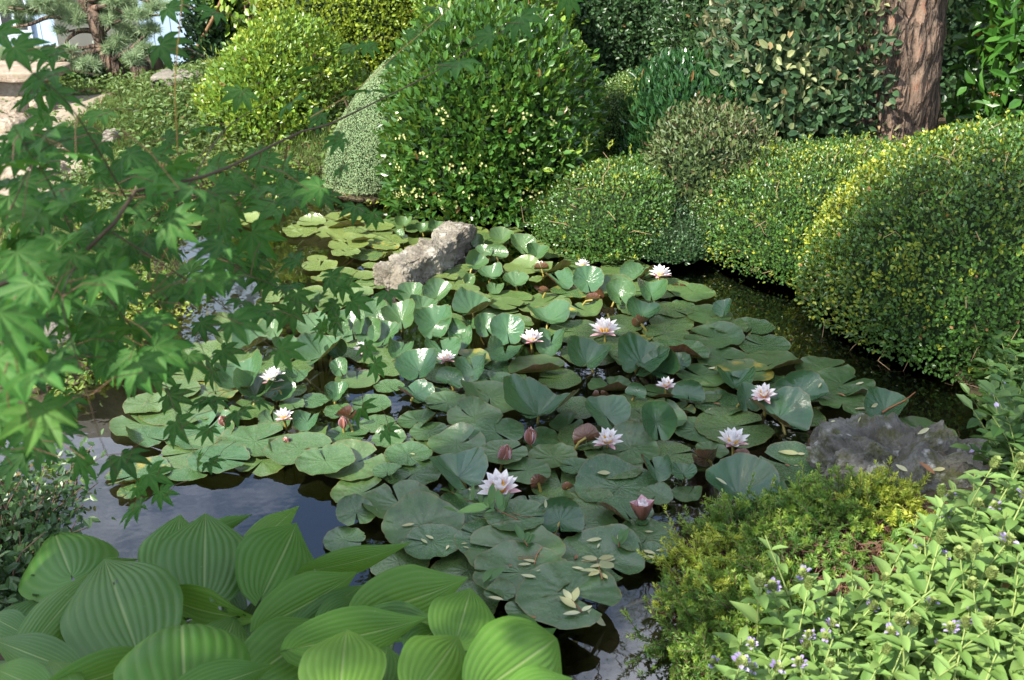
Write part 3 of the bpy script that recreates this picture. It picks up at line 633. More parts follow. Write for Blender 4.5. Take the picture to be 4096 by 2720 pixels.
reg(2696, 900, S5, [
 (230, 605, 330, 130, 'f'), (340, 570, 150, 90, 'u', -.5), (530, 680, 285, 95, 'f'), (275, 752, 400, 140, 'f'), (610, 808, 340, 125, 'f'), (320, 892, 350, 100, 'f'), (668, 938, 390, 150, 'f'), (1015, 962, 370, 140, 'f'), (40, 935, 150, 110, 'u'),
 (185, 1015, 350, 165, 'f'), (410, 1080, 280, 110, 'u'), (488, 1165, 200, 190, 'u', .5), (850, 1090, 170, 300, 'g', -.35), (1130, 1090, 440, 160, 'f'), (1130, 1235, 360, 215, 'f'), (1425, 1250, 310, 200, 'u', -.15), (705, 1305, 420, 225, 'u', .1),
 (305, 1205, 345, 190, 'f'), (95, 1110, 200, 180, 'g'), (50, 1235, 190, 100, 'f'), (160, 1370, 345, 195, 'f'), (1690, 1405, 425, 170, 'f'), (1895, 1505, 240, 130, 'f'), (255, 1510, 220, 110, 'f'), (690, 1060, 240, 130, 'f'), (20, 690, 120, 80, 'f'), (60, 540, 170, 70, 'f'),
 (40, 400, 130, 60, 'f'), (1200, 1160, 200, 70, 'f')])
reg(2696, 1790, S5, [
 (818, 120, 515, 255, 'f'), (435, 325, 500, 350, 'u', .05), (590, 430, 430, 160, 'u', -.2), (740, 290, 200, 180, 'g', .3), (220, 75, 270, 145, 'b', -.2), (455, 60, 150, 110, 'b', .4), (95, 305, 205, 130, 'f'), (60, 175, 190, 100, 'u')])
reg(1300, 1790, S5, [
 (245, 298, 400, 195, 'f'), (505, 392, 530, 250, 'f'), (215, 470, 280, 145, 'f'), (130, 618, 290, 150, 'f'), (190, 115, 460, 150, 'f'), (590, 170, 380, 150, 'f'), (560, 55, 310, 100, 'f'), (890, 45, 370, 100, 'f'), (900, 200, 420, 220, 'u'),
 (960, 435, 500, 275, 'f'), (1395, 402, 310, 205, 'f'), (1585, 440, 240, 280, 'g', .2), (1535, 85, 330, 165, 'f'), (1980, 260, 570, 230, 'f'), (1765, 508, 395, 185, 'f'), (665, 560, 540, 190, 'f'), (720, 680, 400, 140, 'f'), (1095, 675, 450, 260, 'f'),
 (1275, 775, 640, 210, 'f'), (1320, 945, 650, 230, 'f'), (1855, 760, 610, 340, 'f'), (2170, 640, 430, 260, 'f'), (2200, 755, 220, 150, 'f'), (1640, 1110, 690, 410, 'f'), (1350, 1215, 260, 150, 'f'), (620, 1010, 350, 150, 'f'), (870, 930, 250, 120, 'f'),
 (2225, 110, 260, 150, 't', .1), (1690, 165, 220, 115, 'f'), (1440, 235, 150, 120, 'b'), (1640, 270, 110, 70, 'b'), (1180, 1100, 200, 110, 'f'), (560, 920, 300, 110, 'f'), (2230, 330, 220, 150, 'f'), (1130, 310, 300, 120, 'f'), (420, 180, 200, 90, 'f')])
reg(0, 900, S5, [
 (955, 1335, 410, 170, 'f'), (1000, 1215, 310, 130, 'f'), (1350, 1385, 480, 180, 'f'), (1640, 1090, 420, 200, 'u', -.15), (1725, 1150, 350, 130, 'u', .1), (1885, 1110, 200, 190, 'u', .5), (1690, 1240, 300, 140, 'f'), (1850, 1320, 220, 150, 'f'), (2070, 1305, 220, 100, 't'),
 (2105, 1175, 215, 115, 'f'), (2280, 1140, 165, 115, 'u'), (1720, 1465, 480, 180, 'f'), (1925, 1520, 240, 140, 'f'), (2140, 1510, 210, 130, 'f'), (2120, 1425, 220, 130, 'f'), (1970, 1215, 170, 90, 'f'), (1740, 592, 290, 100, 'f'), (1840, 700, 185, 155, 'u', -.2),
 (2115, 690, 235, 155, 'u', -.1), (2285, 690, 160, 180, 'u', -.1), (1695, 822, 255, 95, 'u'), (1950, 845, 225, 110, 'u', .1), (2170, 885, 325, 170, 'u', -.1), (2290, 970, 140, 120, 'u'), (1400, 850, 310, 80, 'f'), (1540, 645, 190, 70, 'f'), (1920, 475, 240, 80, 'f'), (1880, 620, 160, 70, 'f'),
 (1300, 1000, 330, 110, 'f'), (1520, 960, 300, 100, 'f'), (1450, 1110, 320, 130, 'f'), (1190, 1130, 300, 110, 'f'), (2010, 1000, 190, 80, 't'), (1560, 770, 240, 70, 'f'), (2130, 800, 200, 90, 't'), (1300, 900, 240, 70, 'f'), (1640, 930, 240, 80, 'f'), (2270, 860, 160, 120, 'u')])
reg(0, 1790, S5, [(1290, 130, 350, 150, 'f'), (930, 170, 420, 160, 'f'), (880, 305, 170, 90, 'f'), (1480, 100, 400, 110, 'f'), (2020, 50, 430, 130, 'f'), (2200, 145, 380, 120, 'f')])
# the yellow green raft between the inlet and the long rock
reg(1000, 700, .3827, [(520, 570, 330, 80, 'f'), (560, 625, 300, 80, 'f'), (690, 450, 170, 80, 'f'), (960, 440, 340, 90, 'f'), (980, 530, 380, 120, 'f'), (900, 625, 380, 130, 'f'), (640, 505, 260, 70, 'f'), (970, 705, 310, 80, 'f'), (1060, 470, 250, 70, 'f'),
 (1030, 790, 370, 100, 'f'), (700, 860, 190, 80, 'f'), (1005, 885, 260, 100, 'f'), (730, 945, 340, 110, 'f'), (1360, 850, 260, 80, 'f'), (1500, 810, 200, 80, 'f'), (1310, 600, 330, 100, 'f'), (1290, 700, 220, 80, 'f'), (1480, 690, 320, 110, 'f'),
 (1800, 700, 300, 80, 'f'), (1750, 780, 240, 70, 'f'), (940, 1030, 370, 100, 'f'), (1190, 1060, 250, 110, 'f'), (1260, 935, 170, 70, 'f'), (730, 1095, 180, 70, 'f'), (1010, 1160, 260, 90, 'f'), (1180, 1180, 240, 80, 'f'), (1610, 520, 200, 100, 'u'), (1800, 570, 150, 90, 'u'),
 (1950, 565, 190, 100, 'u'), (2090, 590, 180, 110, 'u'), (1560, 625, 120, 70, 'u'), (1350, 550, 270, 70, 'f'), (1180, 740, 260, 90, 'f'), (1420, 770, 260, 80, 'f'), (1100, 620, 220, 70, 'f'), (250, 1310, 190, 80, 'f'), (420, 1250, 220, 80, 'f'), (880, 1240, 260, 80, 'f'),
 (1150, 1260, 260, 80, 'f'), (2230, 1080, 300, 100, 'f'), (2130, 1150, 300, 90, 'f'), (2270, 1240, 250, 90, 'f'), (2050, 1090, 230, 70, 'f'), (2240, 960, 200, 90, 'f'), (650, 1200, 240, 70, 'f')])
reg(0, 0, 1.7349, [(480, 505, 70, 20, 'f'), (540, 497, 75, 20, 'f'), (590, 478, 70, 18, 'f'), (620, 492, 65, 18, 'f'), (560, 514, 70, 18, 'f'), (500, 488, 60, 16, 'f'), (450, 515, 60, 18, 'f'), (640, 478, 55, 15, 'f'), (570, 487, 60, 16, 'f'), (525, 515, 70, 18, 'f')])
def in_poly(u, v, P):
    ins = False
    for (x1, y1), (x2, y2) in zip(P, P[1:]+P[:1]):
        if (y1 > v) != (y2 > v) and u < (x2-x1)*(v-y1)/(y2-y1)+x1: ins = not ins
    return ins
RAFT = ddp([(660, 520), (760, 492), (880, 512), (1230, 545), (1400, 590), (1560, 645), (1690, 725), (1800, 800), (1700, 880), (1840, 880), (1990, 920), (1900, 985), (1700, 985), (1560, 1110), (1480, 1100), (1550, 1270), (1410, 1340), (1390, 1440),
             (1230, 1480), (1060, 1420), (900, 1390), (830, 1230), (760, 1150), (740, 1080), (620, 1060), (390, 1040), (280, 990), (330, 920), (440, 860), (520, 770), (640, 700), (850, 690), (850, 620), (720, 610), (740, 570)])
HOLES = [ddp([(1190, 865), (1360, 880), (1350, 935), (1200, 925)]), ddp([(1560, 985), (1720, 985), (1700, 1060), (1560, 1130)]), ddp([(640, 1060), (780, 1080), (740, 1140), (640, 1130)]), ddp([(680, 610), (800, 560), (840, 600), (760, 650)]), ddp([(860, 545), (1085, 535), (1090, 590), (940, 690), (860, 690)])]
PADS_X = []; fill = 0; rr = np.random.default_rng(55)
UV, UF, UD, ub = [], [], [], 0
for k in range(5200):
    u, v = rr.uniform(480, 3500), rr.uniform(850, 2580)
    if not in_poly(u, v, RAFT) or any(in_poly(u, v, h) for h in HOLES): continue
    p = on_z(u, v, .01); Rr = rr.uniform(.065, .115)
    if min((np.linalg.norm(q['p'][:2]-p[:2])/(q['R']+Rr)) for q in PADS) < (.66 if len(PADS) < 296 else .55): continue
    if PADS_X and min((np.linalg.norm(q[:2]-p[:2])/(w_+Rr)) for q, w_ in PADS_X) < .7: continue
    if len(PADS) < 296: pad_at(u, v, 2*Rr*FPX/depth(p), 10, 'f'); fill += 1; continue
    V, F, D = pad_mesh(rng, Rr*1.15, notch=rng.uniform(.07, .3), wave=rng.uniform(.02, .05)); cy, sy_ = math.cos(k), math.sin(k); V = np.c_[V[:, 0]*cy-V[:, 1]*sy_, V[:, 0]*sy_+V[:, 1]*cy, V[:, 2]-V[:, 2].min()+.003+rng.random()*.006]+np.array([p[0], p[1], 0])
    UV.append(V); UF.append(F+ub); UD.append(D+[rng.random()*0, 0, 0]); ub += len(V); levels.append((p, Rr, 0)); PADS_X.append((p, Rr))
    if len(UV) >= 55: break
if UV:
    us = mesh_np('lily_pads', np.concatenate(UV), [np.concatenate(UF)], M_PAD, None, True, {'disc': np.concatenate(UD)}); us.color = (.25, .6, 0, 1); tag(us, kind='stuff')
print('PADS', len(PADS), 'fill', fill)

# ------------------------------------------------------------------ water lily flowers and buds
t = NT('lily petal'); pa = t.sep(t.attr('tint').outputs['Color'])
oc_ = t.sep(t.node('ObjectInfo').outputs['Color'])
c = t.mix(t.math('MULTIPLY', t.ramp(pa[0], [(0.0, 1.0), (.3, .4), (.62, .0)]), oc_[0]), (.88, .85, .84), (.80, .30, .42))
c = t.mix(t.math('MULTIPLY', t.math('POWER', t.math('ABSOLUTE', pa[1]), 2.0), t.math('MULTIPLY', oc_[0], .10)), c, (.82, .45, .52))
M_PETAL = t.done(t.mixsh(.3, t.pri(c, .45, .35), t.trans(c)))
t = NT('lily sepal'); pa = t.sep(t.attr('tint').outputs['Color']); bf = t.node('NewGeometry').outputs['Backfacing']
c = t.mix(bf, (.80, .52, .55), t.mix(t.math('ABSOLUTE', pa[1]), (.12, .05, .030), (.30, .13, .10)))
M_SEPAL = t.done(t.mixsh(.12, t.pri(c, .45, .4), t.trans(c)))
M_STAMEN = plain('yellow stamen', (.85, .52, .04), .5, .3, .15, 60, .1)
def petal_arrays(L, W, cupd=.35, curl=.25, nseg=9, ncr=7):
    s = np.linspace(0, 1, nseg); c = np.linspace(-1, 1, ncr)
    w = W/2*(np.sin(np.pi*np.clip(s*.86+.10, 0, 1))**.8)*np.clip((1-s)*5, 0, 1)**.5; w[-1] = W*.012
    S, Cc = np.meshgrid(s, c, indexing='ij'); x = S*L; y = Cc*w[:, None]
    z = cupd*np.abs(Cc)**2*w[:, None]*1.2 + curl*L*(S**2)*.6
    V = np.stack([x, y, z], -1).reshape(-1, 3); i = (np.arange(nseg-1)[:, None]*ncr+np.arange(ncr-1)[None]).ravel()
    return V, np.stack([i, i+ncr, i+ncr+1, i+1], -1), np.stack([S, Cc, S*0], -1).reshape(-1, 3)
def petal_mesh(name, L, W, mat, cupd, curl):
    V, F, A = petal_arrays(L, W, cupd, curl); o = mesh_np(name, V, [F], mat, None, True, {'tint': A}); me = o.data; bpy.data.objects.remove(o); return me
FM = dict(outer=petal_mesh('petal', .062, .027, M_PETAL, .35, .12), mid=petal_mesh('petal', .058, .025, M_PETAL, .5, .22), inner=petal_mesh('petal', .048, .020, M_PETAL, .6, .25), sepal=petal_mesh('sepal', .060, .020, M_SEPAL, .5, .10),
          bpet=petal_mesh('petal', .056, .024, M_PETAL, .9, .34), bsep=petal_mesh('sepal', .058, .038, M_SEPAL, .9, .34))
r = np.random.default_rng(77)
a = r.uniform(0, 6.28, 46); rd = .012*np.sqrt(r.random(46)); pp = []
for x, q in zip(a, rd): pp.append((np.array([[math.cos(x)*q, math.sin(x)*q, .004], [math.cos(x)*q*1.5, math.sin(x)*q*1.5, .016], [math.cos(x)*q*1.25, math.sin(x)*q*1.25, .025+.004*r.random()]]), np.array([.0016, .0016, .0009])))
V, F = tube_arrays(pp, 4); so_ = mesh_np('stamens', V, [F], M_STAMEN); STAM = so_.data; bpy.data.objects.remove(so_)
stk = tubes('stalk', [(np.array([[0, 0, .002], [.01, .01, -.1], [.02, .04, -.28]]), np.full(3, .0045))], M_STALK); STK = stk.data; bpy.data.objects.remove(stk)
def child(name, me, parent, M, color=None, scale=1.0):
    o = bpy.data.objects.new(name, me); COL.objects.link(o); o.parent = parent
    o.matrix_local = M @ Matrix.Diagonal((scale, scale, scale, 1)) if scale != 1 else M
    if color is not None: o.color = (*color, 1)
    return o
def flower(u, v, w, label, openness=1.0, z=.05, pink=.9, tilt=(0, 0), stalked=True):
    p = on_z(u, v, z); sc = 1.14*(w*depth(p)/FPX)/.122; col = (pink, pink, pink)
    o = empty('water_lily', p, label, 'flower', 'open water lilies'); o.rotation_euler = (tilt[0], tilt[1], r.uniform(0, 6.28))
    for me, n, el, off, z0, nm in ((FM['sepal'], 4, 6, .5, -.004, 'sepal'), (FM['outer'], 8, 20, 0, 0, 'petal'), (FM['mid'], 8, 44, .5, .003, 'petal'), (FM['inner'], 7, 66, .1, .006, 'petal')):
        for k in range(n):
            e = R(el+(1-openness)*(74-el)*.9+r.normal()*5); az = (k+off)/n*2*math.pi+r.normal()*.06
            M = Matrix.Translation((0, 0, z0*sc)) @ Matrix.Rotation(az, 4, 'Z') @ Matrix.Rotation(-e, 4, 'Y')
            child(nm, me, o, M, col, sc*r.uniform(.92, 1.06))
    child('stamens', STAM, o, Matrix.Translation((0, 0, .004)), None, sc)
    child('stalk', STK, o, Matrix.Identity(4))
    return o
def bud(u, v, w, label, z=.03, lean=0.0, openness=0.0, closed=True):
    p = on_z(u, v, z); sc = (w*depth(p)/FPX)/.030
    sc = min(sc*.86, 1.1)
    o = empty('lily_bud', p, label, 'flower bud', 'water lily buds'); o.rotation_euler = (lean*.4, lean, r.uniform(0, 6.28))
    for me, n, el, off, nm in ((FM['bsep'], 4, 80, .5, 'sepal'), (FM['bpet'], 5, 87, 0, 'petal')):
        for k in range(n):
            e = R(el-openness*(24 if nm == 'sepal' else 12)+r.normal()*2); az = (k+off)/n*2*math.pi
            child(nm, me, o, Matrix.Rotation(az, 4, 'Z') @ Matrix.Translation((.006*sc, 0, 0)) @ Matrix.Rotation(-e, 4, 'Y'), (.6, .6, .6), sc)
    child('stalk', STK, o, Matrix.Identity(4))
f5 = lambda x, y: (1300+x*S5, 900+y*S5)
f6 = lambda x, y: (2696+x*S5, 900+y*S5); f4 = lambda x, y: (x*S5, 900+y*S5); f8 = lambda x, y: (1300+x*S5, 1790+y*S5)
LAND = {}
def fl(key, uv, w, label, phrase, **kw):
    o = flower(*uv, w, label, **kw); LAND[phrase] = np.array(o.location)
fl('a', f8(1185, 305), 172, 'wide open pink and white water lily showing its yellow centre beside a floating twig', 'the yellow centred lily', z=.045, tilt=(.22, 0))
fl('b', f5(1885, 730), 125, 'tall open white and pink water lily on folded pads, halfway to the low box mound', 'the tall white lily', z=.04)
fl('c', f5(1393, 790), 98, 'white topped pink water lily cupped between two raised pads', 'the lily cupped between two pads', z=.045, openness=.8, pink=1.0)
fl('d', f6(395, 1485), 135, 'large pure white water lily rising behind dark folded pads near the mossy boulder', 'the pure white lily', z=.05, openness=.82, pink=.25)
fl('e', f6(605, 1160), 105, 'white and pink water lily leaning out from behind an upright dark pad', 'the lily behind the upright pad', z=.07, pink=.8, tilt=(0, .25))
fl('f', f5(1905, 1475), 120, 'flat open pale pink water lily under the edge of two standing pads', 'the pale pink lily', z=.03, pink=.55)
fl('g', f4(1840, 1060), 112, 'sunlit white water lily held high among glossy pads by the maple twigs', 'the sunlit white lily', z=.07, openness=.85, pink=.5)
fl('h', f4(1915, 1310), 84, 'small white water lily sitting on flat pads below the sunlit lily', 'the small white lily', z=.04, openness=.8, pink=.6)
fl('i', f5(2258, 345), 88, 'pink tinted water lily at the edge of the pads below the bronze shrub', 'the lily by the bronze shrub', z=.05, pink=.5)
fl('j', f5(815, 915), 78, 'pale pink water lily mostly hidden under a large raised pad', 'the half hidden lily', z=.03, pink=.9)
fl('k', f5(2300, 1095), 78, 'pink water lily peeping out below a dark curved pad', 'the peeping pink lily', z=.03, pink=1.0)
fl('l', f5(1735, 278), 56, 'small white water lily behind a row of cupped pads', 'the white lily behind cupped pads', z=.03, pink=.3)
fl('m', (912, 862), 44, 'lone water lily on the far pads in the inlet near the lime green mound', 'the lone inlet lily', z=.04, pink=.5)
fl('n', f5(255, 845), 70, 'white water lily shaded beneath the glossy standing pads', 'the shaded white lily', z=.03, pink=.4)
def bd(uv, w, label, phrase, **kw):
    bud(*uv, w, label, **kw); LAND[phrase] = on_z(*uv, .03)
bd(f8(2140, 490), 74, 'half open pink and brown bud standing in open water', 'the half open bud', openness=1.0, z=.025)
bd(f5(1385, 1478), 44, 'upright pointed red brown bud between flat dusty pads', 'the pointed brown bud', z=.025)
bd(f8(1195, 105), 50, 'plump pink striped bud behind the yellow centred lily', 'the pink striped bud', z=.025, lean=-.25)
bd(f5(125, 1370), 32, 'small pale pink bud under a red folded pad', 'the small pale bud', z=.02)
bd(f4(1520, 1355), 30, 'little red bud with a white tip near the small white lily', 'the little red bud', z=.02, lean=-.3)
bd(f4(1925, 1478), 30, 'low brown bud leaning over a patch of blue water', 'the leaning bud', z=.012, lean=.6)
bd(f5(1405, 1158), 30, 'orange bud lying on the dark open water gap', 'the orange bud', z=.008, lean=1.2)
# ------------------------------------------------------------------ rocks
def stone_mat(name, a, b, lich, lamt, moss, mamt, strata=0.0):
    t = NT(name); oc = t.coord(); n = t.noise(9, 8, oc, .65); f = t.noise(70, 6, oc, .75); k = t.noise(16, 7, oc, .7)
    m = t.node('Mapping'); m.inputs['Scale'].default_value = (30, 30, 5); t.l.new(oc, m.inputs[0]); st = t.noise(1.5, 6, m.outputs[0], .7)
    c = t.mix(t.step(n, .34, .66), a, b); c = t.mix(t.math('MULTIPLY', st, strata), c, tuple(x*.45 for x in a)); c = t.mix(t.math('MULTIPLY', t.step(f, .55, .75), .5), c, (.05, .045, .04)); c = t.mix(t.math('MULTIPLY', t.step(t.noise(14, 5, oc), .58, .66), lamt), c, lich)
    up = t.node('SeparateXYZ'); t.l.new(t.node('NewGeometry').outputs['Normal'], up.inputs[0])
    c = t.mix(t.math('MULTIPLY', t.step(k, .48, .6), mamt), c, moss)
    h = t.math('ADD', t.math('MULTIPLY', n, .6), t.math('ADD', t.math('MULTIPLY', f, .3), t.math('MULTIPLY', st, strata)))
    return t.done(t.pri(c, .92, .25, t.bump(h, 1.0, .03)))
M_ROCK = stone_mat('weathered layered stone', (.20, .17, .13), (.50, .46, .38), (.55, .53, .48), .6, (.20, .19, .03), .12, .8)
M_BOULD = stone_mat('mossy dark stone', (.085, .080, .068), (.27, .26, .23), (.50, .50, .46), .75, (.075, .080, .016), .75, .35)
M_PALE = stone_mat('pale beige stone', (.26, .20, .15), (.42, .345, .27), (.62, .56, .48), .4, (.2, .2, .1), .2, .2)  # pale base colour for slabs, bench seat and shed plinth
M_CONC = stone_mat('old grey stone', (.17, .15, .125), (.30, .27, .23), (.4, .38, .34), .3, (.10, .10, .05), .25, .2)
def box_rock(name, A, B, wid, h0, h1, mat, label, cat='rock', seed=1, amp=.02, notch=0.0, group=None, res=40, zlow=-.12, pw=5, topamp=1.0):
    """stone lying from A to B (world points), wid across, top height h0 at A and h1 at B"""
    A, B = np.array(A, float), np.array(B, float); ax = (B-A)[:2]; L = np.linalg.norm(ax); ax /= L; lat = np.array([-ax[1], ax[0]])
    n = res; lin = np.linspace(-1, 1, n); pts, quads, base = [], [], 0
    for axis in range(3):
        for sgn in (-1, 1):
            u, v = np.meshgrid(lin, lin, indexing='ij'); w = np.full_like(u, sgn)
            q = [None]*3; q[axis] = w; q[(axis+1) % 3] = u; q[(axis+2) % 3] = v; pts.append(np.stack(q, -1).reshape(-1, 3))
            i = (np.arange(n-1)[:, None]*n+np.arange(n-1)[None]).ravel()+base; f = np.stack([i, i+n, i+n+1, i+1], -1); quads.append(f if sgn > 0 else f[:, ::-1]); base += n*n
    q = np.concatenate(pts); s = (np.abs(q)**pw).sum(1)**(-1/pw); q = q*s[:, None]*1.12
    tt = (q[:, 0]+1)/2; top = h0+(h1-h0)*np.clip(tt, 0, 1)
    x = q[:, 0]*L/2; y = q[:, 1]*wid/2*(1-.15*tt); z = zlow+(q[:, 2]+1)/2*(top-zlow)
    if notch: y = np.where(q[:, 1] > 0, y*(1-notch*np.exp(-((tt-.55)/.18)**2)), y*(1+.12*np.exp(-((tt-.3)/.2)**2)))
    P = np.c_[x, y, z]; N = norm(q)
    P = P+N*(fbm(P, 5, 3, seed)*amp*1.3+ridged(P, 9, 6, seed*1.7, (.9, .9, .5))*amp*1.0+fbm(P, 40, 3, seed+5)*amp*.35)[:, None]*np.where(N[:, 2:3] > .72, topamp, 1.0)
    c = (A+B)/2; W = np.c_[c[0]+P[:, 0]*ax[0]+P[:, 1]*lat[0], c[1]+P[:, 0]*ax[1]+P[:, 1]*lat[1], P[:, 2]+c[2]]
    key = np.round(W, 5); _, first, inv = np.unique(key, axis=0, return_index=True, return_inverse=True); inv = inv.ravel()
    o = mesh_np(name, W[first], [inv[np.concatenate(quads)]], mat, None, False, None, c); tag(o, label, cat, group); return o
ra, rb = on_z(1585, 1150, 0), on_z(1840, 985, 0)
box_rock('rock', ra, rb, .16, .10, .105, M_ROCK, 'long weathered beige rock lying in the pond among the pads', seed=3, amp=.026, notch=.8, pw=9, res=76, topamp=.5)
LAND['the long beige rock'] = (ra+rb)/2
ba, bb = on_z(3330, 1900, 0), on_z(3900, 1985, 0)
box_rock('boulder', ba, bb, .30, .14, .12, M_BOULD, 'dark mossy boulder at the water edge behind the heather', seed=8, amp=.04, res=72, pw=3.2)
box_rock('boulder', on_z(3560, 1990, .09), on_z(3935, 2035, .09), .24, .10, .10, M_BOULD, 'rounded grey boulder with a mossy shoulder above the flowering weeds', seed=12, amp=.025, pw=2.8, res=56)
LAND['the mossy boulder'] = ba
LAND['the largest box mound'] = on_z(3300, 1330, 0); LAND['the leafy mound'] = on_z(1900, 890, 0); LAND['the hosta clump'] = on_z(1500, 2150, 0); LAND['the low mound'] = on_z(2450, 985, 0); LAND['the rimmed mound'] = on_z(2950, 1230, 0)
LAND['the heather bank'] = on_z(2720, 2250, 0); LAND['the lime green mound'] = on_z(1130, 790, 0); LAND['the maple tip'] = on_z(560, 1800, 0); LAND['the sandy inlet'] = on_z(900, 960, 0)

# ------------------------------------------------------------------ every lily pad gets its own description
keys = list(LAND); LP = np.array([LAND[k][:2] for k in keys])
near = {}
for P in PADS:
    d = np.linalg.norm(LP-P['p'][:2], axis=1); i = int(d.argmin()); near.setdefault(i, []).append((d[i], P))
ORD = ['first', 'second', 'third', 'fourth', 'fifth', 'sixth', 'seventh', 'eighth', 'ninth', 'tenth', 'eleventh', 'twelfth', 'thirteenth', 'fourteenth', 'fifteenth', 'sixteenth', 'seventeenth', 'eighteenth', 'nineteenth', 'twentieth']
KW = dict(f='flat', u='raised', b='red backed', t='folded', g='upright folded')
for i, lst in near.items():
    byk = {}
    for dd, P in sorted(lst, key=lambda q: q[0]):
        d = np.linalg.norm(LP-P['p'][:2], axis=1); d[i] = 9e9
        v = LP-LP[i]; w_ = P['p'][:2]-LP[i]; cs = (v@w_)/np.maximum(np.linalg.norm(v, axis=1)*np.linalg.norm(w_), 1e-9); cs[i] = -2
        cand = np.argsort(-cs)[:5]; j = int(cand[np.argmin(np.linalg.norm(v[cand], axis=1))])
        key = (P['k'], j); n = byk[key] = byk.get(key, -1)+1
        size = ('little ' if P['R'] < .08 else 'broad ' if P['R'] > .125 else '')
        a = keys[i].replace('the ', '', 1); b = keys[j].replace('the ', '', 1)
        tag(P['o'], f"{ORD[min(n, 19)]} {size}{KW[P['k']]} pad from {a} toward {b}", 'lily pad', 'lily pads on the pond')

# ------------------------------------------------------------------ fallen leaves and twigs lying on the pads
M_FALL = leaf_mat('pale fallen leaf', (.34, .36, .16), (.55, .56, .34), (.45, .30, .12), .6, .15, back=(.50, .50, .32))
M_FBROWN = leaf_mat('brown fallen leaf', (.16, .075, .035), (.28, .13, .06), (.4, .2, .08), .7, .1)
M_FGREEN = leaf_mat('ribbed green leaf', (.04, .12, .03), (.08, .19, .045), (.2, .3, .06), .4, .25)
bpy.context.view_layer.update(); DG = bpy.context.evaluated_depsgraph_get()
def hit(u, v, lift=.003):
    d = ray(u, v); ok, loc, nor, idx, ob, m = SC.ray_cast(DG, Vector(CAM), Vector(d))
    if not ok: return on_z(u, v, .006), np.array([0, 0, 1.0])
    n = np.array(nor); n = n if n[2] > 0 else -n
    return np.array(loc)+n*lift, n
def lance(L, W, curl=.12, seg=8, fold=.16):
    s = np.linspace(0, 1, seg); w = W/2*np.sin(np.pi*s**.85)**.85; w[0] = W*.02; w[-1] = W*.01
    V = np.concatenate([np.stack([s*L, w*k, np.abs(k)*w*fold*2+curl*L*(s-.5)**2], -1) for k in (-1, 0, 1)]); i = np.arange(seg-1)
    F = np.concatenate([np.stack([i+o*seg, i+1+o*seg, i+1+(o+1)*seg, i+(o+1)*seg], -1) for o in (0, 1)])
    return V, F
def basis(n, yaw):
    n = norm(n); a = norm(np.cross(np.array([math.sin(yaw), -math.cos(yaw), .01]), n)); return np.stack([a, np.cross(n, a), n], 1)
def fallen(u, v, w, yaw, label, mat=M_FALL, name='fallen_leaf', asp=.34, group='pale leaves fallen on the pads', curl=.12):
    p, n = hit(u, v); L = min(w*depth(p)/FPX, .075); V, F = lance(L, L*asp, curl*rng.uniform(.5, 1.5)); V = V-[L/2, 0, 0]; V = V@basis(n, yaw).T
    V[:, 2] -= min(0, (V[:, 2]).min()*.6)
    o = mesh_np(name, V, [F], mat, None, True, {'tint': np.tile([rng.random(), 0.3*rng.random(), 0], (len(V), 1))}); o.location = p; tag(o, label, 'fallen leaf', group); return o
FL8 = [(560, 530, 90, .3, 'pale leaf lying on the dull pad behind the long hosta leaf'), (668, 638, 75, -.9, 'broad pale leaf, lower of a touching pair near the hosta'), (706, 612, 75, -.7, 'broad pale leaf, upper of a touching pair near the hosta'),
 (826, 680, 55, 1.3, 'small pale leaf at the end of a bare twig on the pad'), (938, 655, 45, .3, 'tiny pale leaf on the twig beside the hosta pads'), (948, 680, 45, -.3, 'tiny pale leaf below another on the twig'),
 (1380, 772, 90, -.2, 'narrow pale leaf beside the orange pine needles'), (1345, 796, 90, .1, 'pale leaf just below the orange pine needles'), (1370, 876, 110, -.3, 'long pale leaf at the notch of the shiny pad'), (1440, 836, 30, .3, 'tiny pale leaf at the edge of the shiny pad'),
 (592, 1021, 85, 0, 'pale leaf between two hosta leaves on a grey pad'), (1150, 1030, 105, 0, 'pale leaf bridging two pads beside the hosta'), (1815, 632, 105, .0, 'pale leaf on the far part of the littered pad'), (1845, 670, 45, 1.2, 'small triangular pale leaf on the littered pad'),
 (1978, 610, 45, 1.2, 'pale leaf standing on a green sprig'), (1780, 772, 110, .05, 'pale leaf floating in the puddle of the littered pad'), (1905, 768, 110, .2, 'pale leaf over the end of the littered pad puddle'), (1825, 806, 90, .4, 'pale leaf half under others in the littered pad puddle'),
 (1880, 875, 100, -1.1, 'pale leaf pointing out of the littered pad toward the water'), (1705, 822, 85, -.2, 'pale leaf curled at the rim of the puddle'), (2180, 712, 100, -.4, 'pale leaf on the outer pad beside the littered one'), (2185, 750, 100, .1, 'second pale leaf crossing on the outer pad'),
 (2320, 695, 80, .9, 'pale leaf near the tip of the outer pad'), (2250, 700, 50, .3, 'short pale leaf in the middle of the outer pad'), (1875, 181, 105, .4, 'pale leaf on the pad behind the half open bud'), (1485, 390, 65, -1.0, 'pale leaf leaning in the folded pad'),
 (2180, 575, 60, .0, 'pale leaf next to the green sprig on the littered pad'), (590, 50, 40, -.3, 'small pale leaf on a dusty pad behind the pink striped bud')]
for x, y, w, yw, lb in FL8: fallen(*f8(x, y), w*S5, yw, lb)
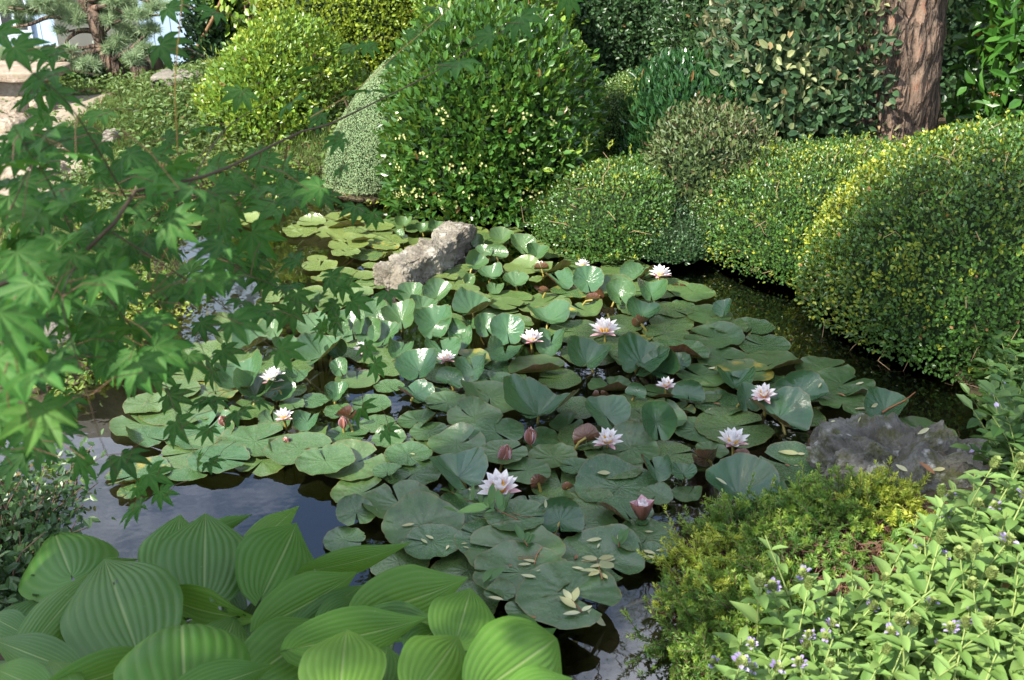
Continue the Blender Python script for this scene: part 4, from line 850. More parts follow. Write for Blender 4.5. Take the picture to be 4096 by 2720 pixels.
for x, y, w, yw, lb in [(985, 1090, 42, .8, 'square pale leaf on the big flat pad near the box mound'), (1250, 1075, 70, .4, 'pale leaf near the rim of the big flat pad'), (270, 972, 80, -.1, 'pale leaf on the pad behind the folded dark leaf'), (240, 1248, 26, 1.0, 'tiny pale leaf on a dusky pad'),
 (1262, 1245, 95, .1, 'pale leaf crossing onto the curved pad'), (1345, 1222, 70, .6, 'pale leaf beside the long red twig'), (1255, 1322, 40, .0, 'small pale leaf at the front of the curved pad'), (1075, 1330, 35, -.6, 'pale leaf caught at the pad edge above dark water'),
 (770, 1362, 95, .1, 'broad pale leaf on the shiny raised pad'), (1680, 1402, 85, .0, 'pale leaf on the lone pad beyond the boulder')]: fallen(*f6(x, y), w*S5, yw, lb)
f9 = lambda x, y: (2696+x*S5, 1790+y*S5)
for x, y, w, yw, lb in [(770, 42, 140, -.15, 'long pale leaf on the pad touching the boulder'), (850, 50, 70, .2, 'short pale leaf beside the long one near the boulder'), (310, 245, 100, .05, 'pale leaf high on the big raised pad'), (400, 405, 80, -.1, 'pale leaf at the centre of the big raised pad'),
 (670, 252, 70, 1.1, 'pale leaf hanging on the small upright pad'), (15, 675, 55, 1.2, 'pale leaf at the edge of the outer pad'), (822, 128, 35, .3, 'small pale leaf at the notch of the pad by the boulder'), (1535, 145, 100, -1.0, 'pale narrow leaf draped on the mossy boulder'), (1780, 155, 100, .2, 'pale leaf lying in the moss of the boulder')]: fallen(*f9(x, y), w*S5, yw, lb)
for x, y, w, yw, lb in [(1695, 155, 130, -.7, 'large red brown leaf lying on the mossy boulder'), (1105, 212, 60, -.5, 'red brown leaf on the grey end of the boulder'), (762, 125, 45, -.9, 'reddish leaf on the pad by the boulder'), (1110, 358, 140, .0, 'dry brown leaf lying across the heather tips'), (1000, 820, 60, .8, 'pale orange leaf lying between heather stems')]:
    fallen(*f9(x, y), w*S5, yw, lb, M_FBROWN, asp=.4, group='brown leaves fallen on the bank')
for x, y, w, yw, lb in [(1125, 1150, 60, -.6, 'brown curled leaf on the big flat pad'), (290, 1212, 55, -.5, 'brown twig like leaf on the dusky pad')]: fallen(*f6(x, y), w*S5, yw, lb, M_FBROWN, asp=.4, group='brown leaves fallen on the bank')
for x, y, w, yw, lb in [(1692, 748, 55, 1.2, 'brown rolled leaf at the puddle rim'), (1390, 1155, 70, -.1, 'brown leaf sliver on the pad beside the hosta'), (1250, 805, 32, .3, 'crumpled brown scrap on the shiny pad')]: fallen(*f8(x, y), w*S5, yw, lb, M_FBROWN, asp=.45, group='brown leaves fallen on the bank')
def sprig(label, stem, leaves, mat, name='leaf_sprig', asp=.36, lift=.006, up=0.0):
    """a twig lying on the pads: stem pixels, leaves = (u, v, u2, v2) from joint to tip"""
    pts = []
    for (u, v) in stem: pts.append(hit(u, v, lift)[0])
    o = empty(name, pts[0], label, 'twig', None); b = pts[0]
    tubes('stem', [(np.array(pts)-b, np.linspace(.0022, .0011, len(pts)))], M_STWIG, o, 5)
    for q in leaves:
        a, n = hit(q[0], q[1], lift); e, n2 = hit(q[2], q[3], lift); e = e+np.array([0, 0, up*rng.uniform(.3, 1.2)]); ax = e-a; L = np.linalg.norm(ax); L = min(L, .09)
        V, F = lance(L, L*asp, -.1 if up else .08); ax = norm(ax); nn = norm(np.array([0, -.3, 1])+rng.normal(size=3)*.25); l = norm(np.cross(nn, ax)); nn = np.cross(ax, l)
        V = V@np.stack([ax, l, nn]); mesh_np('leaf', V+(a-b), [F], mat, o, True, {'tint': np.tile([rng.random(), .25*rng.random(), 0], (len(V), 1))})
    return o
M_STWIG = plain('thin brown twig', (.17, .09, .045), .8, .2, .3, 40, .2)
P8 = lambda rows: [(*f8(a, b), *f8(c, d)) for a, b, c, d in rows]
sprig('fan of five pale leaves lying on the big pad at the water edge', [f8(1735, 1125), f8(1690, 1070), f8(1655, 1035)], P8([(1660, 1045, 1605, 970), (1672, 1060, 1705, 958), (1690, 1100, 1580, 1020), (1728, 1118, 1800, 1082), (1722, 1128, 1602, 1140), (1765, 1120, 1888, 1215)]), M_FALL)
sprig('green leafy twig floating below the yellow centred lily', [f8(1300, 520), f8(1180, 460), f8(1080, 410), f8(960, 370), f8(840, 320)], P8([(840, 320, 780, 345), (850, 320, 848, 275), (880, 330, 940, 350), (960, 372, 870, 375), (1000, 380, 1010, 322), (1050, 395, 955, 400), (1060, 410, 1040, 365), (1110, 420, 1118, 335), (1130, 440, 1080, 360), (1150, 445, 1075, 500), (1100, 430, 990, 440), (1090, 430, 940, 505), (900, 460, 795, 485), (1180, 455, 1160, 370), (1190, 460, 1195, 375), (1200, 470, 1250, 350), (1180, 470, 1240, 410), (1080, 440, 890, 515), (1200, 480, 1200, 520)]), M_FGREEN, asp=.32, lift=.014, up=.03)
sprig('green ribbed leaf pair lying at the corner of the shiny pad', [f8(1050, 945), f8(1090, 915), f8(1120, 895)], P8([(1060, 935, 1125, 865), (1080, 930, 1190, 855), (1100, 925, 1215, 880)]), M_FGREEN, lift=.012, up=.02)
sprig('small green sprig between the folded pad and the shiny pad', [f8(1370, 690), f8(1350, 660), f8(1330, 640)], P8([(1330, 650, 1285, 600), (1350, 660, 1362, 622), (1365, 670, 1372, 612), (1375, 670, 1412, 635)]), M_FGREEN, lift=.012, up=.025)
sprig('green sprig among pale leaves on the littered pad', [f8(1985, 690), f8(1985, 650), f8(1990, 620)], P8([(1985, 680, 1935, 640), (1985, 660, 2010, 580), (1985, 680, 2060, 600)]), M_FGREEN, lift=.01, up=.02)
sprig('cluster of pale leaves in the littered pad puddle', [f8(1870, 910), f8(1845, 830), f8(1835, 765)], P8([(1840, 770, 1730, 760), (1845, 770, 1950, 750), (1850, 830, 1960, 795), (1840, 850, 1720, 850), (1860, 850, 1770, 885)]), M_FALL, lift=.008)
def stick(name, label, px, rad, mat, cat='twig', lift=.004):
    pts = np.array([hit(u, v, lift)[0] for u, v in px]); P = smooth_path(pts, 12)
    o = tubes(name, [(P-P[0], np.linspace(rad, rad*.5, 12))], mat, None, 5); o.location = P[0]; tag(o, label, cat)
M_RTWIG = plain('red brown twig', (.30, .12, .05), .7, .3, .3, 40, .2)
stick('fallen_twig', 'long red brown twig leaning on the curved pad by the box mound', [f6(1400, 1270), f6(1470, 1235), f6(1560, 1190), f6(1625, 1135)], .0035, M_RTWIG)
stick('fallen_twig', 'brown grass stem curved over the folded pad', [f8(1260, 450), f8(1350, 475), f8(1440, 460), f8(1480, 430)], .0014, M_STWIG)
stick('pine_needle', 'orange pine needle lying flat on the shiny pad', [f8(1300, 742), f8(1480, 740)], .001, M_RTWIG, 'pine needle')
stick('pine_needle', 'orange pine needle crossing below another on the shiny pad', [f8(1300, 765), f8(1400, 752)], .001, M_RTWIG, 'pine needle')
stick('pine_needle', 'thick red pine needle curving across the rim of the shiny pad', [f8(1410, 800), f8(1430, 730), f8(1462, 678)], .0016, M_RTWIG, 'pine needle')
for k, px in enumerate([[f8(1940, 1135), f8(2100, 1050), f8(2330, 1005)], [f8(2235, 820), f8(2300, 900), f8(2360, 980)], [f6(1000, 1530), f6(1130, 1460), f6(1195, 1365)], [f6(890, 1490), f6(950, 1390), f6(975, 1300)], [f6(650, 1510), f6(690, 1420), f6(710, 1350)]]):
    pts = np.array([on_z(*px[0], -.06), on_z(*px[1], -.012), on_z(*px[2], -.015)]); P = smooth_path(pts, 14)
    o = tubes('water_stalk', [(P-P[0], np.full(14, .006))], M_STALK, None, 6); o.location = P[0]
    tag(o, ['long ochre stalk arching under water from the big pad to the heather', 'ochre stalk beside the outer pad below the surface', 'long yellow stalk under the water toward the boulder', 'short olive stalk below the curved pad', 'olive stalk under the shiny raised pad'][k], 'plant stalk')
# ------------------------------------------------------------------ hosta clump at the near bank
t = NT('hosta leaf'); a = t.sep(t.attr('tint').outputs['Color']); rnd = t.sep(t.node('ObjectInfo').outputs['Color']); oc = t.coord()
n = t.noise(6, 5, oc); n2 = t.noise(45, 5, oc, .7)
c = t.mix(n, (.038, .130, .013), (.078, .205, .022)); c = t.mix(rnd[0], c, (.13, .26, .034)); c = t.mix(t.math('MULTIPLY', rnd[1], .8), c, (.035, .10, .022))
c = t.mix(t.math('MULTIPLY', a[2], .35), c, (.20, .30, .09)); c = t.mix(t.step(a[1], .955, .99), (.24, .34, .10), c) if False else c
mid = t.math('SUBTRACT', 1.0, t.step(a[1], .012, .035)); c = t.mix(t.math('MULTIPLY', mid, .7), c, (.27, .36, .13))
c = t.mix(t.math('MULTIPLY', t.step(n2, .68, .74), .5), c, (.24, .30, .14))
M_HOSTA = t.done(t.mixsh(.26, t.pri(c, t.math('MULTIPLY_ADD', n2, .15, .38), .32, t.bump(n2, .12, .004)), t.trans(t.mix(.5, c, (.22, .36, .02)))))
t = NT('hosta stalk'); M_HSTALK = t.done(t.pri((.10, .17, .04), .45))
hb = np.array([-.42, 1.42, gz(-.42, 1.42)])
hosta = empty('hosta', hb, 'big hosta clump with ribbed heart shaped leaves, some with holes, on the near bank', 'plant')
def hY(v): return 2.02+(v-2060)*(1.33-2.02)/(2700-2060)
def hosta_leaf(base, tip, w, order=0, dtip=0.0, roll=0.0, fold=.10, droop=.22, arch=.05, col=(0, 0, 0), holes=(), lead=0.0):
    r = rng; k = 1-.022*order; od_ = r.uniform(0, 6)
    B = CAM+(on_y(*base, hY(base[1]))-CAM)*k; T = CAM+(on_y(*tip, hY(tip[1])+dtip)-CAM)*k
    L = np.linalg.norm(T-B)*1.06; W = 1.12*w*depth((B+T)/2)/FPX
    ax = norm(T-B); view = norm((B+T)/2-CAM); lat = norm(np.cross(view, ax)); nrm = np.cross(ax, lat)
    if np.dot(nrm, -view) < 0: nrm = -nrm; lat = -lat
    lat, nrm = lat*math.cos(roll)+nrm*math.sin(roll), nrm*math.cos(roll)-lat*math.sin(roll)
    ns, nc = 34, 61; s = np.linspace(0, 1, ns); cc = np.linspace(-1, 1, nc)
    wd = W/2*np.sin(np.pi*np.clip(s, 0, 1)**.64)**.82; wd[0] = W*.02; wd[-1] = W*.004
    wd = wd*np.where(s > .5, 1-.55*((s-.5)/.5)**1.1, 1)
    S, Cc = np.meshgrid(s, cc, indexing='ij'); WD = wd[:, None]*np.ones_like(Cc)
    back = -.13*L*np.clip(1-S*5, 0, 1)*np.abs(Cc)**1.2*1.0        # lobes beside the stalk
    along = S*L+back; z = arch*L*np.sin(np.pi*S)*1.0 - .03*L*S**3
    z = z+fold*WD*np.abs(Cc)-droop*WD*Cc**2+.05*WD*Cc**4*np.sin(S*11+r.uniform(0, 6)+Cc*2)
    rib = np.abs(np.sin(np.pi*(r.uniform(5.6, 7.0)*np.abs(Cc)**.9+.10*np.sin(S*7+Cc*5+od_))))**.7; z = z+.014*W*rib*np.clip(WD/(W*.3), 0, 1)*(1-.3*np.abs(Cc))
    y = Cc*WD*(1-.08*droop)
    V = B+ax*along[..., None]+lat*y[..., None]+nrm*z[..., None]
    i = (np.arange(ns-1)[:, None]*nc+np.arange(nc-1)[None]); F = np.stack([i, i+nc, i+nc+1, i+1], -1).reshape(-1, 4)
    if holes:
        sc = (S[:-1, :-1]+.5/ns).ravel(); c2 = (Cc[:-1, :-1]+1/nc).ravel(); keep = np.ones(len(F), bool)
        for hs, hc, hr in holes: keep &= ((sc-hs)**2*(L/W*2)**2+(c2-hc)**2 > hr**2*(1+.5*np.sin(7*np.arctan2(sc-hs, c2-hc))))
        F = F[keep]
    A = np.stack([S, np.abs(Cc), 1-rib], -1).reshape(-1, 3)
    o = mesh_np('leaf', V.reshape(-1, 3)-hb, [F], M_HOSTA, hosta, True, {'tint': A}); o.color = (*col, 1)
    e = hb+np.array([(B[0]-hb[0])*.35, (B[1]-hb[1])*.35, -.02]); m = (B+e)/2+np.array([(B[0]-hb[0])*.25, 0, .02])
    tubes('leaf_stalk', [(smooth_path([B+ax*.01+nrm*.0-hb, m-hb, e-hb], 8), np.linspace(.0042, .007, 8))], M_HSTALK, hosta, 6)
    if holes: o['label'] = 'leaf eaten through with holes'
    return o
h7 = lambda x, y: (x*S5, 1790+y*S5)
LE = [  # base, tip, width px of the photo, order (larger = nearer), options
 (h7(480, 860), h7(360, 555), 600*S5, 0, dict(droop=.55, arch=.05, dtip=.08)), (h7(1150, 930), h7(1215, 450), 420*S5, -1, dict()), (h7(1400, 560), h7(1690, 455), 90*S5, -1, dict(droop=.4)), (h7(1640, 720), h7(2010, 400), 190*S5, -1, dict(col=(.6, 0, 0))), (h7(560, 840), h7(920, 755), 110*S5, -1, dict(col=(.5, 0, 0))),
 (h7(1375, 1010), h7(1385, 440), 560*S5, 1, dict(col=(0, .35, 0), droop=.12)), (h7(1770, 1000), h7(2000, 510), 520*S5, 1, dict(roll=.1)), (h7(930, 1390), h7(700, 740), 690*S5, 3, dict(col=(.05, .25, 0), droop=.18, holes=((.52, -.04, .055), (.68, -.7, .025)))), (h7(190, 1370), h7(740, 790), 330*S5, 2, dict(roll=-.5, droop=.35, col=(.2, 0, 0))),
 (h7(1185, 1040), h7(1720, 1160), 330*S5, 2, dict(fold=.3, droop=.2, roll=.5, col=(.15, 0, 0), holes=((.62, .35, .16), (.75, .0, .10), (.5, .6, .11), (.84, .45, .09), (.2, -.55, .12)))), (h7(1785, 1200), h7(2400, 850), 360*S5, 3, dict(roll=.3, droop=.3, col=(.25, 0, 0))), (h7(1000, 1370), h7(1340, 1270), 230*S5, 1, dict(col=(0, .8, 0))),
 (h7(1420, 1560), h7(1590, 1130), 380*S5, 2, dict(col=(0, .6, 0))), (h7(1680, 1560), h7(2230, 1170), 440*S5, 3, dict(col=(.1, .3, 0))), (h7(2020, 1220), h7(2440, 930), 250*S5, 2, dict(col=(0, .6, 0), droop=.4)), (h7(1250, 1720), h7(1230, 1300), 800*S5, 6, dict(droop=.45, arch=.2)), (h7(380, 1640), h7(1150, 1370), 300*S5, 5, dict(roll=.3, droop=.3, col=(.1, 0, 0))),
 (h7(480, 1500), h7(-60, 1290), 280*S5, 3, dict(col=(0, .7, 0), droop=.4)), (h7(300, 1640), h7(-60, 1480), 260*S5, 5, dict(col=(.2, .1, 0))), (h7(1200, 1690), h7(1830, 1470), 300*S5, 7, dict(droop=.3, col=(0, .3, 0))), (h7(150, 1250), h7(-80, 1130), 200*S5, 2, dict(col=(0, .7, 0))), (h7(500, 1600), h7(330, 1430), 180*S5, 6, dict(col=(.3, 0, 0), roll=.6)),
 (f8(-100, 830), f8(560, 655), 190*S5, 1, dict(roll=.5, droop=.3, col=(.3, 0, 0))), (f8(255, 1130), f8(945, 890), 430*S5, 3, dict(roll=.25, droop=.35, col=(.35, 0, 0))), (f8(885, 1300), f8(985, 945), 420*S5, 4, dict(col=(.4, 0, 0), droop=.2)), (f8(1060, 1640), f8(1560, 1290), 620*S5, 6, dict(col=(.4, 0, 0), droop=.35, arch=.15, dtip=.0)), (f8(640, 1640), f8(905, 1270), 470*S5, 7, dict(col=(.6, 0, 0))),
 (f8(100, 1680), f8(150, 1215), 520*S5, 8, dict(col=(.7, 0, 0), roll=-.1)), (f8(-180, 1350), f8(660, 1160), 360*S5, 5, dict(roll=.2, droop=.3, col=(.15, .1, 0))), (f8(300, 1170), f8(780, 1180), 250*S5, 3, dict(col=(0, .7, 0), droop=.4)), (f8(960, 1660), f8(1090, 1380), 280*S5, 5, dict(col=(.2, .1, 0))), (f8(-20, 1230), f8(240, 1010), 240*S5, 2, dict(col=(0, .5, 0))), (f8(360, 1640), f8(420, 1330), 330*S5, 5, dict(col=(0, .5, 0))),
 (f8(1280, 1680), f8(1660, 1560), 300*S5, 7, dict(col=(.3, 0, 0), droop=.4)), (f8(560, 1330), f8(760, 1230), 240*S5, 3, dict(col=(0, .8, 0)))]
for b_, t_, w_, od, kw in LE: hosta_leaf(b_, t_, w_, od, **kw)
r = np.random.default_rng(66)       # dark inner leaves low in the clump
for k in range(26):
    u = r.uniform(20, 2150); v = r.uniform(2330, 2720) if u < 1900 else r.uniform(2550, 2720)
    hosta_leaf((u, v+60), (u+r.normal()*140, v-110+r.normal()*60), r.uniform(130, 220), -3, col=(0, .9, 0), roll=r.normal()*.4)
# ------------------------------------------------------------------ the maple that hangs over the pond
t = NT('maple leaf'); a = t.sep(t.attr('tint').outputs['Color'])
c = t.mix(a[0], (.018, .082, .013), (.042, .150, .022)); c = t.mix(a[1], c, (.12, .21, .03)); c = t.mix(t.math('MULTIPLY', a[2], .5), c, (.12, .22, .06))
M_MAPLE = t.done(t.mixsh(.32, t.pri(c, .6, .2), t.trans(t.mix(.4, c, (.12, .30, .02)))))
M_MTWIG = plain('brown maple bark', (.07, .05, .03), .75, .3, .35, 30, .3)
M_YTWIG = plain('ochre maple shoot', (.36, .22, .07), .6, .3, .2, 30, .2)
M_PET = plain('red leaf stalk', (.12, .06, .03), .5, .4, .2, 30, .1)
LOB = [(0, 1.0, .165), (37, .94, .16), (-37, .94, .16), (76, .74, .14), (-76, .74, .14), (120, .42, .085), (-120, .42, .085)]
def maple_template():
    V = [(0, 0, 0)]; F = []; A = [(0, 0, 1)]
    an = sorted(LOB); sin_ = {}
    def add(r_, ang, z=0, rib=0): V.append((r_*math.cos(ang), r_*math.sin(ang), z)); A.append((0, 0, rib)); return len(V)-1
    srt = sorted(LOB, key=lambda q: q[0]); s_idx = []
    s_idx.append(add(.10, R(srt[0][0]-26)))
    for k in range(len(srt)-1): s_idx.append(add(.27 if abs(srt[k][0]+srt[k+1][0])/2 < 80 else .16, R((srt[k][0]+srt[k+1][0])/2), .03))
    s_idx.append(add(.10, R(srt[-1][0]+26)))
    for k, (dg_, ln, wd) in enumerate(srt):
        g_ = R(dg_); ca, sa = math.cos(g_), math.sin(g_)
        def pt(f, side): V.append((ca*ln*f-sa*wd*side, sa*ln*f+ca*wd*side, .035*ln)); A.append((0, 0, 0)); return len(V)-1
        m1 = add(ln*.38, g_, -.02, 1); m2 = add(ln*.68, g_, -.05, .6); tip = add(ln, g_, -.09, 0)
        r1, r2, l1, l2 = pt(.42, -1), pt(.68, -.74), pt(.42, 1), pt(.68, .74)
        F += [(0, s_idx[k], r1, m1), (m1, r1, r2, m2), (0, m1, l1, s_idx[k+1]), (m1, m2, l2, l1)]
        F += [(m2, r2, tip, tip), (m2, tip, tip, l2)]
    V = np.array(V); V[:, 2] -= .06*(V[:, 0]**2+V[:, 1]**2)
    return V, np.array([f for f in F if len(set(f)) == 4]), np.array([[q for q in dict.fromkeys(f)] for f in F if len(set(f)) == 3]), np.array(A)
MV, MQ, MT, MA = maple_template()
def maple_leaves(name, P, A, N, L, tint, parent, local):
    n, k = len(P), len(MV); A = norm(A); B = norm(np.cross(N, A)); C = np.cross(A, B)
    V = (P[:, None]+(A[:, None]*MV[None, :, 0:1]+B[:, None]*MV[None, :, 1:2]+C[:, None]*MV[None, :, 2:3])*L[:, None, None]).reshape(-1, 3)
    off = (np.arange(n)*k)[:, None, None]; tt = np.repeat(tint, k, 0); tt[:, 2] = np.tile(MA[:, 2], n)
    return mesh_np(name, V-local, [(MQ[None]+off).reshape(-1, 4), (MT[None]+off).reshape(-1, 3)], M_MAPLE, parent, False, {'tint': tt})
mb = np.array([-1.75, 1.05, gz(-1.75, 1.05)])
maple = empty('maple_tree', mb, 'japanese maple hanging its green star shaped leaves over the pond, blurred and close', 'tree')
D = lambda rows: [at_t(x*1.7349, y*1.7349, t_) for x, y, t_ in rows]
s5 = lambda rows: [at_t(x, y, t_) for x, y, t_ in rows]
BR = [  # (points, start radius, end radius, material)
 (s5([(-700, 1500, 1.25), (-100, 1180, 1.2), (330, 1020, 1.2), (450, 930, 1.2), (498, 783, 1.22), (800, 711, 1.35), (950, 652, 1.42), (1186, 534, 1.55), (1300, 504, 1.6), (1537, 391, 1.75), (1745, 285, 1.85), (1893, 190, 1.95), (2065, 89, 2.05), (2200, -40, 2.1)]), .013, .002, M_MTWIG),
 (s5([(498, 783, 1.22), (700, 770, 1.3), (770, 720, 1.35), (830, 617, 1.4), (930, 492, 1.5), (1126, 380, 1.6), (1300, 290, 1.7), (1420, 362, 1.7)][:7]), .005, .002, M_MTWIG),
 (s5([(1240, 470, 1.6), (1420, 362, 1.7), (1596, 207, 1.8), (1715, 107, 1.85), (1804, 24, 1.9), (1850, -40, 1.9)]), .003, .0015, M_YTWIG),
 (s5([(715, 640, 1.35), (709, 570, 1.3), (700, 344, 1.25), (717, 119, 1.2), (729, 0, 1.2), (735, -120, 1.2)]), .0035, .0022, M_YTWIG),
 (s5([(450, 930, 1.2), (640, 1050, 1.25), (848, 1190, 1.35), (972, 1291, 1.42), (1127, 1428, 1.5), (1192, 1481, 1.52), (1305, 1582, 1.58), (1400, 1653, 1.62), (1450, 1700, 1.65)]), .0045, .001, M_MTWIG),
 (s5([(600, 1180, 1.2), (700, 1268, 1.3), (789, 1357, 1.35), (842, 1480, 1.4), (870, 1560, 1.4)]), .003, .001, M_MTWIG),
 (s5([(800, 711, 1.35), (850, 753, 1.4), (1109, 812, 1.5), (1400, 901, 1.65), (1560, 960, 1.7), (1600, 1010, 1.7)]), .0035, .001, M_MTWIG),
 (s5([(848, 1000, 1.3), (996, 1100, 1.45), (1127, 1160, 1.5), (1275, 1315, 1.6), (1364, 1404, 1.65), (1440, 1470, 1.7)]), .003, .001, M_MTWIG),
 (s5([(400, 1150, 1.15), (520, 1300, 1.2), (581, 1374, 1.25), (646, 1493, 1.3), (711, 1671, 1.32), (783, 1825, 1.35), (800, 1900, 1.35)]), .0035, .001, M_MTWIG),
 (s5([(330, 1020, 1.2), (250, 1200, 1.0), (330, 1500, 1.0), (400, 1750, 1.05), (470, 1900, 1.1), (520, 2020, 1.15)]), .004, .001, M_MTWIG),
 (s5([(-100, 1180, 1.2), (60, 800, 1.1), (170, 600, 1.1), (350, 540, 1.1), (260, 420, 1.05), (180, 330, 1.0)][:4]), .005, .002, M_MTWIG),
 (s5([(498, 783, 1.22), (345, 520, 1.1), (240, 380, 1.0), (140, 300, .95), (60, 240, .9)]), .0045, .0015, M_MTWIG),
 (s5([(330, 1020, 1.2), (190, 720, 1.1), (110, 600, 1.05), (20, 440, 1.0)]), .004, .0015, M_MTWIG),
 (s5([(-100, 1180, 1.2), (60, 1480, .85), (120, 1700, .85), (150, 1850, .9)]), .004, .0012, M_MTWIG)]
pts_all, rads = [], []
groups_ = {}
for P, r0, r1, m_ in BR:
    q = smooth_path(P, 28); pts_all.append(q); groups_.setdefault(m_.name, (m_, []))[1].append((q-mb, np.linspace(r0, r1, 28)))
main0 = at_t(-700, 1500, 1.25)
groups_['brown maple bark'][1].append((smooth_path([main0-mb, (main0+mb+np.array([0, 0, .9]))/2-mb+np.array([0, .05, .2]), np.array([.02, 0, .75])], 12), np.linspace(.013, .03, 12)))
for m_, lst in groups_.values():
    for q, rd in lst:
        rd = rd*.25
        tubes('branch', [(q, rd)], m_, maple, 7)
TR = smooth_path([[0, 0, -.1], [.03, .02, .5], [-.1, .0, 1.2], [-.2, .05, 2.0], [-.1, .2, 2.9]], 24)
tubes('trunk', [(TR, np.linspace(.085, .04, 24))], M_MTWIG, maple, 12)
BP = np.concatenate(pts_all)
LV = []   # (u, v, apparent width)
o4 = [(945, 185, 330), (700, 290, 330), (540, 580, 340), (110, 480, 500), (590, 110, 300), (1170, 165, 260), (1420, 160, 330), (1290, 270, 260), (1760, 240, 240), (1960, 240, 220), (1000, 660, 330), (900, 490, 300), (1330, 440, 300), (1640, 670, 330), (1400, 690, 230), (780, 750, 330), (650, 920, 230), (950, 880, 250),
 (1270, 940, 300), (1540, 880, 230), (2010, 520, 240), (2170, 710, 220), (1950, 860, 260), (290, 1020, 520), (240, 1350, 480), (1410, 1010, 230), (960, 1030, 270), (1200, 1170, 260), (1340, 1200, 200), (1430, 1200, 250), (1600, 1290, 240), (1210, 1380, 260), (1390, 1410, 180), (1760, 1190, 180), (60, 720, 620), (30, 1000, 520), (60, 1250, 520), (2250, 360, 180), (1700, 340, 250), (300, 330, 420), (350, 500, 380), (180, 250, 420), (420, 640, 330), (760, 560, 300), (1130, 420, 280)]
LV += [(x*S5, 900+y*S5, w*S5) for x, y, w in o4]
LV += [(x*S5, 1790+y*S5, w*S5) for x, y, w in [(580, 130, 330), (850, 110, 340), (1060, 200, 250), (950, 290, 170), (1110, 330, 190), (890, 430, 280), (1340, 90, 170), (1440, 110, 170), (80, 120, 420), (30, 20, 420), (280, 30, 260)]]
LV += [(1300+x*S5, 900+y*S5, w*S5) for x, y, w in [(80, 380, 220), (230, 540, 230), (430, 480, 220), (60, 660, 230), (200, 740, 150), (290, 850, 180), (360, 970, 190), (260, 1260, 230), (440, 1400, 170), (30, 560, 200), (150, 430, 200)]]
LV += [(x*S5, y*S5, w*S5) for x, y, w in [(570, 1330, 400), (1460, 1120, 320), (1250, 1200, 260), (840, 1150, 280), (350, 1050, 300), (100, 930, 330), (60, 1060, 330), (260, 800, 260), (430, 650, 330), (1290, 900, 260), (1390, 870, 220), (1610, 660, 250), (1150, 330, 320), (1180, 60, 250), (1420, 90, 230), (650, 790, 260), (2060, 470, 200), (1960, 700, 260), (2130, 810, 220), (1900, 1150, 260), (2000, 1220, 220), (1610, 1440, 180), (220, 550, 330), (180, 340, 330), (320, 380, 300), (1750, 1060, 220), (1700, 1300, 240), (1550, 1250, 240), (480, 900, 320), (620, 1000, 300), (740, 1200, 300), (240, 1240, 380), (120, 1400, 380), (330, 1480, 380), (880, 1420, 300), (1040, 1330, 260), (1160, 1480, 260), (1380, 1380, 240), (930, 960, 260), (1080, 1060, 260), (1180, 930, 220)]]
LV += [(1300+x*S5, y*S5, w*S5) for x, y, w in [(1340, 160, 310), (1060, 260, 250), (890, 450, 310), (250, 610, 320), (1640, 30, 220), (600, 240, 150), (760, 160, 150), (450, 410, 160), (60, 960, 220), (200, 1430, 230), (40, 1340, 200), (330, 1480, 160), (300, 330, 170), (160, 330, 170), (700, 60, 140), (100, 1150, 170)]]
rM = np.random.default_rng(88)
REG = [(ddp([(0, 260), (200, 330), (420, 400), (560, 480), (640, 600), (420, 700), (430, 850), (260, 900), (100, 1050), (0, 1080)]), 120, (150, 240)), (ddp([(420, 330), (700, 380), (760, 470), (600, 540), (450, 500)]), 16, (130, 190)), (ddp([(440, 560), (640, 580), (860, 690), (840, 760), (520, 740)]), 12, (110, 160)), (ddp([(0, 60), (160, 200), (0, 260)]), 4, (150, 220))]
for poly, n, (w0, w1) in REG:
    xs = [q[0] for q in poly]; ys = [q[1] for q in poly]; k = 0
    while k < n:
        u, v = rM.uniform(min(xs), max(xs)), rM.uniform(min(ys), max(ys))
        if in_poly(u, v, poly): LV.append((u, v, rM.uniform(w0, w1))); k += 1
P, A, N, L, T, pet = [], [], [], [], [], []
for u, v, w in LV:
    size = rM.uniform(.056, .078); t_ = np.clip(size*FPX/w, .72, 1.9); size = t_*w/FPX
    p = at_t(u, v, t_); dv = ray(u, v); 
    ax = np.array([rM.normal()*.75+.15, -.35+rM.normal()*.6, -.30+rM.normal()*.25]); nn = np.array([rM.normal()*.30-.1, -.45+rM.normal()*.32, 1.0])
    P.append(p); A.append(ax); N.append(nn); L.append(size/1.3); T.append((rM.random(), max(0, rM.normal()*.15-.08), 0))
    dd = np.linalg.norm(BP-p, axis=1); j = int(dd.argmin()); e = BP[j]
    if dd[j] > .11: e = p+norm(e-p)*.07+np.array([0, 0, .015])
    pet.append((np.array([p, (p+e)/2+np.array([0, 0, .008]), e])-mb, np.array([.0005, .0005, .0006])))
P, A, N, L, T = map(np.array, (P, A, N, L, T)); P = P-norm(A)*L[:, None]*.35
NTW = np.cross(A, np.cross(N, A))
fo = maple_leaves('foliage', P, A, NTW, L, T, maple, mb)
add_tubes(fo, pet, M_PET)
